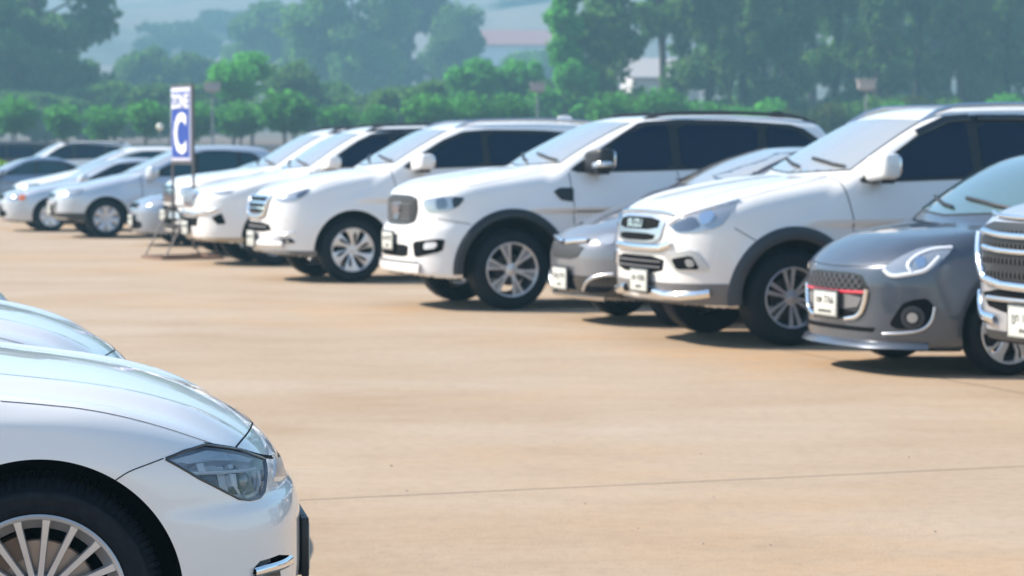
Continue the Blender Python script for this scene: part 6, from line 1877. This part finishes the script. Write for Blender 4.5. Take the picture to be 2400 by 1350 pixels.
# ------------------------------------------------------------------ sign, lamps, houses
def make_sign():
    s = tag(empty('zone_sign', (-4.74, 34.75, 0), R(208.5)), 'blue and white zone board with a big white letter on a black floor stand', 'sign')
    blue = simple('sign_blue', (0.003, 0.045, 0.30), 0.6)
    lilac = simple('sign_white_border', (0.62, 0.62, 0.74), 0.4)
    wht = simple('sign_white', (0.80, 0.80, 0.80), 0.4)
    metal = simple('stand_black_metal', (0.10, 0.09, 0.09), 0.5, 0.3)
    b = MB(); b.box((0, 0, 1.925), (0.03, 0.76, 1.05), bev=0.004); bd = b.build('board', lilac, s)
    p = MB(); p.box((0.0165, 0, 1.92), (0.004, 0.70, 0.94)); p.build('board_panel', blue, bd, False)
    v, f = text_mesh('ZONE', 0.24, 0.006, 0.008); v = [(0.022 + q[2], q[0] * 1.0, 2.245 + q[1] * 1.15) for q in v]
    mesh_obj('board_lettering', v, f, wht, bd, False)
    v, f = text_mesh('C', 0.78, 0.006, 0.026); v = [(0.022 + q[2], q[0] * 0.92, 1.765 + q[1]) for q in v]
    mesh_obj('board_lettering', v, f, wht, bd, False)
    fr = MB()
    for y in (-0.41, 0.41):
        fr.box((-0.02, y, 1.32), (0.035, 0.035, 2.34), bev=0.005)
    fr.box((-0.02, 0, 2.475), (0.035, 0.80, 0.035)); fr.box((-0.02, 0, 1.37), (0.035, 0.80, 0.035)); fr.box((-0.02, 0, 0.75), (0.03, 0.80, 0.03))
    fr.build('frame', metal, s, True, 30)
    for y in (-0.41, 0.41):
        for sx in (1, -1):
            t = MB(); t.tube([(-0.02 + sx * 0.02, y, 0.78), (sx * 0.42, y, 0.03)], 0.013, 8); t.build('leg', metal, s)
    r = MB(); br = simple('stand_rusty_base', (0.22, 0.13, 0.09), 0.6, 0.2)
    for y in (-0.41, 0.41): r.box((0, y, 0.022), (0.94, 0.04, 0.04))
    for x in (-0.45, 0.45): r.box((x, 0, 0.022), (0.04, 0.78, 0.038))
    r.build('base', br, s, True, 30)
    return s

def make_lamps():
    met = simple('lamp_post_grey', (0.20, 0.23, 0.24), 0.6, 0.2)
    head = simple('lamp_head_pinkish', (0.33, 0.28, 0.27), 0.6)
    glass = simple('lamp_glass_milky', (0.36, 0.32, 0.31), 0.4)
    g = 'lamp posts along the far edge of the lot'
    lab = ['grey lamp post with a pale box head behind the blue sign', 'grey lamp post with a pale box head in front of the arching trees', 'grey lamp post with a pale box head before the tall dark stand']
    root = None
    for i, (x, Y) in enumerate(((500, 124), (1260, 124), (2028, 106))):
        X = px(x, Y)
        z = float(ground_height(np.array(X), np.array(float(Y))))
        if root is None:
            root = tag(empty('lamp_post', (X, Y, z)), lab[0], 'lamp post', g)
            p = MB(); p.lathe_z([(0.16, 0.0), (0.16, 0.12), (0.075, 0.16), (0.06, 2.4), (0.05, 4.3), (0.0, 4.3)], 16); p.build('post', met, root)
            h = MB(); h.box((0, 0, 4.72), (0.86, 0.6, 0.10), bev=0.03); h.box((0, 0, 4.30), (0.5, 0.4, 0.06), bev=0.02); hd = h.build('lamp_head', head, root)
            q = MB(); q.box((0, 0, 4.50), (0.74, 0.50, 0.34), bev=0.03); q.build('lamp_glass', glass, hd)
        else:
            c = copy_tree(root); c.location = (X, Y, z if Y > 112 else 0); c['label'] = lab[i]
    gl = tag(empty('globe_lamp', (px(372, 112), 112.6, 0)), 'small milky globe lamp on a thin post left of the blue sign', 'lamp')
    p = MB(); p.lathe_z([(0.10, -0.05), (0.10, 0.05), (0.03, 0.08), (0.03, 2.62), (0.0, 2.62)], 12); p.build('post', met, gl)
    q = MB(); q.lathe_z([(0.001, 2.60)] + [(0.17 * math.sin(t), 2.76 - 0.17 * math.cos(t)) for t in np.linspace(0.25, math.pi - 0.01, 12)], 18); q.build('globe', simple('globe_milky', (0.80, 0.78, 0.66), 0.3, coat=0.5), gl)

def make_houses():
    wall = simple('house_white_wall', (0.72, 0.70, 0.70), 0.8); win = simple('house_window', (0.03, 0.04, 0.05), 0.15)
    roofp = simple('house_pink_roof', (0.32, 0.17, 0.17), 0.7); roofg = simple('house_grey_roof', (0.45, 0.42, 0.42), 0.7)
    def house(X, Y, L, D, Hh, Hr, rz, label, roof, nwin, name, z0=0.0):
        z = float(ground_height(np.array(X), np.array(float(Y)))) - 0.6 + z0
        h = tag(empty(name, (X, Y, z), R(rz)), label, 'house')
        w = MB(); w.box((0, 0, Hh / 2), (L, D, Hh)); w.add([(-L / 2, -D / 2, Hh), (-L / 2, D / 2, Hh), (-L / 2, 0, Hh + Hr - 0.08), (L / 2, -D / 2, Hh), (L / 2, D / 2, Hh), (L / 2, 0, Hh + Hr - 0.08)], [(0, 2, 1), (3, 4, 5)])
        w.build('wall', wall, h, False)
        o = 0.6; t = 0.18
        r = MB()
        for s in (-1, 1):
            y1 = s * (D / 2 + o); z1 = Hh - Hr * o / (D / 2)
            a = [(-L / 2 - o, 0, Hh + Hr), (L / 2 + o, 0, Hh + Hr), (L / 2 + o, y1, z1), (-L / 2 - o, y1, z1)]
            b_ = [(p[0], p[1], p[2] + t) for p in a]
            r.add(a + b_, [(3, 2, 1, 0), (4, 5, 6, 7), (0, 1, 5, 4), (1, 2, 6, 5), (2, 3, 7, 6), (3, 0, 4, 7)])
        r.build('roof', roof, h, False)
        for k in range(nwin):
            m = MB(); x = -L / 2 + L * (k + 0.5) / nwin
            m.box((x, -D / 2 - 0.02, Hh * 0.55), (min(1.6, L / nwin * 0.5), 0.06, 1.5)); m.build('window', win, h, False)
        dm = MB(); dm.box((L * 0.08, -D / 2 - 0.025, 1.1), (1.0, 0.07, 2.2)); dm.build('door', roofp, h, False)
    house(px(1545, 232), 232.0, 6.4, 6.0, 6.8, 1.6, 8, 'white house half hidden by the tall conical trees', roofg, 3, 'white_house')
    house(px(1232, 455), 455.0, 19.0, 9.0, 7.4, 2.6, 3, 'far long house with a faded pink roof on the hillside', roofp, 5, 'pink_roofed_house', -0.6)
# ------------------------------------------------------------------ scene
SUN_AZ = (-0.97, 0.22); SUN_EL = 42
def setup():
    SC.render.engine = 'CYCLES'
    SC.cycles.use_denoising = True
    SC.cycles.max_bounces = 8; SC.cycles.transparent_max_bounces = 12
    SC.cycles.sample_clamp_indirect = 6.0
    SC.view_settings.view_transform = 'Standard'; SC.view_settings.look = 'None'
    SC.view_settings.gamma = 1.0; SC.view_settings.use_curve_mapping = False
    SC.view_settings.exposure = EXPOSURE
    w = bpy.data.worlds.new('World'); SC.world = w; w.use_nodes = True
    nt = w.node_tree; bg = nt.nodes['Background']
    sky = nt.nodes.new('ShaderNodeTexSky'); sky.sky_type = 'NISHITA'; sky.sun_disc = False
    az = math.atan2(SUN_AZ[0], SUN_AZ[1])
    sky.sun_elevation = R(SUN_EL); sky.sun_rotation = az
    sky.air_density = 1.0; sky.dust_density = 0.5; sky.ozone_density = 2.0
    nt.links.new(sky.outputs[0], bg.inputs[0]); bg.inputs[1].default_value = SKY
    L = bpy.data.lights.new('sun', 'SUN'); L.energy = SUN; L.angle = R(0.5); L.color = (1.0, 0.905, 0.79)
    lo = bpy.data.objects.new('sun', L); COL.objects.link(lo)
    n = math.hypot(*SUN_AZ); d = Vector((SUN_AZ[0] / n * math.cos(R(SUN_EL)), SUN_AZ[1] / n * math.cos(R(SUN_EL)), math.sin(R(SUN_EL))))
    lo.rotation_euler = d.to_track_quat('Z', 'Y').to_euler(); lo.location = d * 60
    cam = bpy.data.cameras.new('camera'); co = bpy.data.objects.new('camera', cam); COL.objects.link(co)
    cam.sensor_width = 36; cam.lens = 85.0; cam.clip_end = 6000; cam.clip_start = 0.1
    co.location = (0, 0, 1.5); co.rotation_euler = (R(90) - math.atan(314 / 5667), 0, 0)
    cam.dof.use_dof = True; cam.dof.focus_distance = 6.45; cam.dof.aperture_fstop = 85 / 14.5
    SC.camera = co
# ------------------------------------------------------------------ main
EXPOSURE = 0.90; SKY = 0.13; SUN = 5.0
HAZE_D = 0.00138; HAZE_COL = (0.42, 0.80, 1.0, 1)
import time as _t
_t0 = _t.time()
build_materials()
M['bluesilver'] = paint('blue_silver_paint', (0.30, 0.34, 0.41), 0.55, 0.35, 0.05)
M['lime'] = leaf_mat('leaf_lime', (0.16, 0.30, 0.02), (0.25, 0.42, 0.03), (0.3, 0.6, 0.03))
setup()
make_ground(); make_gravel(); make_haze(); make_vegetation(); make_sign(); make_lamps(); make_houses()
print('setting', _t.time() - _t0)
car_bold_grille_pickup((4.03, 15.0), 200)
car_grey_hatch((3.076, 17.09), 200)
car_chrome_suv((1.886, 19.616), 200)
car_small_two_tone((1.236, 21.75), 200)
car_black_vent_suv((-0.304, 24.046), 200)
car_petal_suv((-2.164, 29.076), 200)
car_boomerang_suv((-3.484, 33.296), 200, 'white off-roader with boomerang chrome bumper strips and black roof edge, right behind the blue sign')
car_boomerang_suv((-4.23, 36.28), 200, 'white off-roader with a square slatted chrome grille, behind the legs of the blue sign', 'white2', 1)
car_saloon((-5.42, 39.98), 200, 'low silver saloon, left of the blue sign, between an off-roader and the soft-roader', 'bluesilver')
car_soft_suv((-7.538, 44.018), 200, 'pale silver soft-roader with six-hole round wheels and dark lower bumper', 'silverw')
car_saloon((-9.2, 47.55), 200, 'silver saloon with orange corner indicator and plain round wheel covers', 'silverw', 'cap7', True)
car_soft_suv((-10.0, 52.6), 200, 'white soft-roader behind the silver saloon with the orange indicator', 'white2')
car_saloon((-14.2, 63.8), 200, 'dark slate-blue saloon cut by the left edge of the photo', 'blue', glass='glass_blue')
car_boomerang_suv((-15.2, 74.0), 200, 'distant white off-roader behind the dark blue saloon', 'white2', 1)
car_boomerang_suv((-18.3, 79.0), 200, 'distant brown off-roader near the left edge', 'brown', 1)
near, NBODY = car_near_saloon((-1.391, 7.123), 10, 'near white saloon in sharp focus with many-spoked wheel')
c2 = copy_tree(near); c2.location = (-2.21, 9.45, 0); c2.scale = (1.04, 1.04, 1.04); c2['label'] = 'white saloon just beyond the near one, only its bonnet showing'
c3 = copy_tree(near); c3.location = (-3.42, 12.66, 0); c3.scale = (1.12, 1.12, 1.12); c3['label'] = 'silver-blue car, third from the camera, only its nose tip at the left edge'
for ch in c3.children:
    if ch.name.startswith('body'):
        ch.material_slots[0].link = 'OBJECT'; ch.material_slots[0].material = paint('silver_blue_paint', (0.42, 0.50, 0.60), 0.3, 0.35)
print('built', _t.time() - _t0)
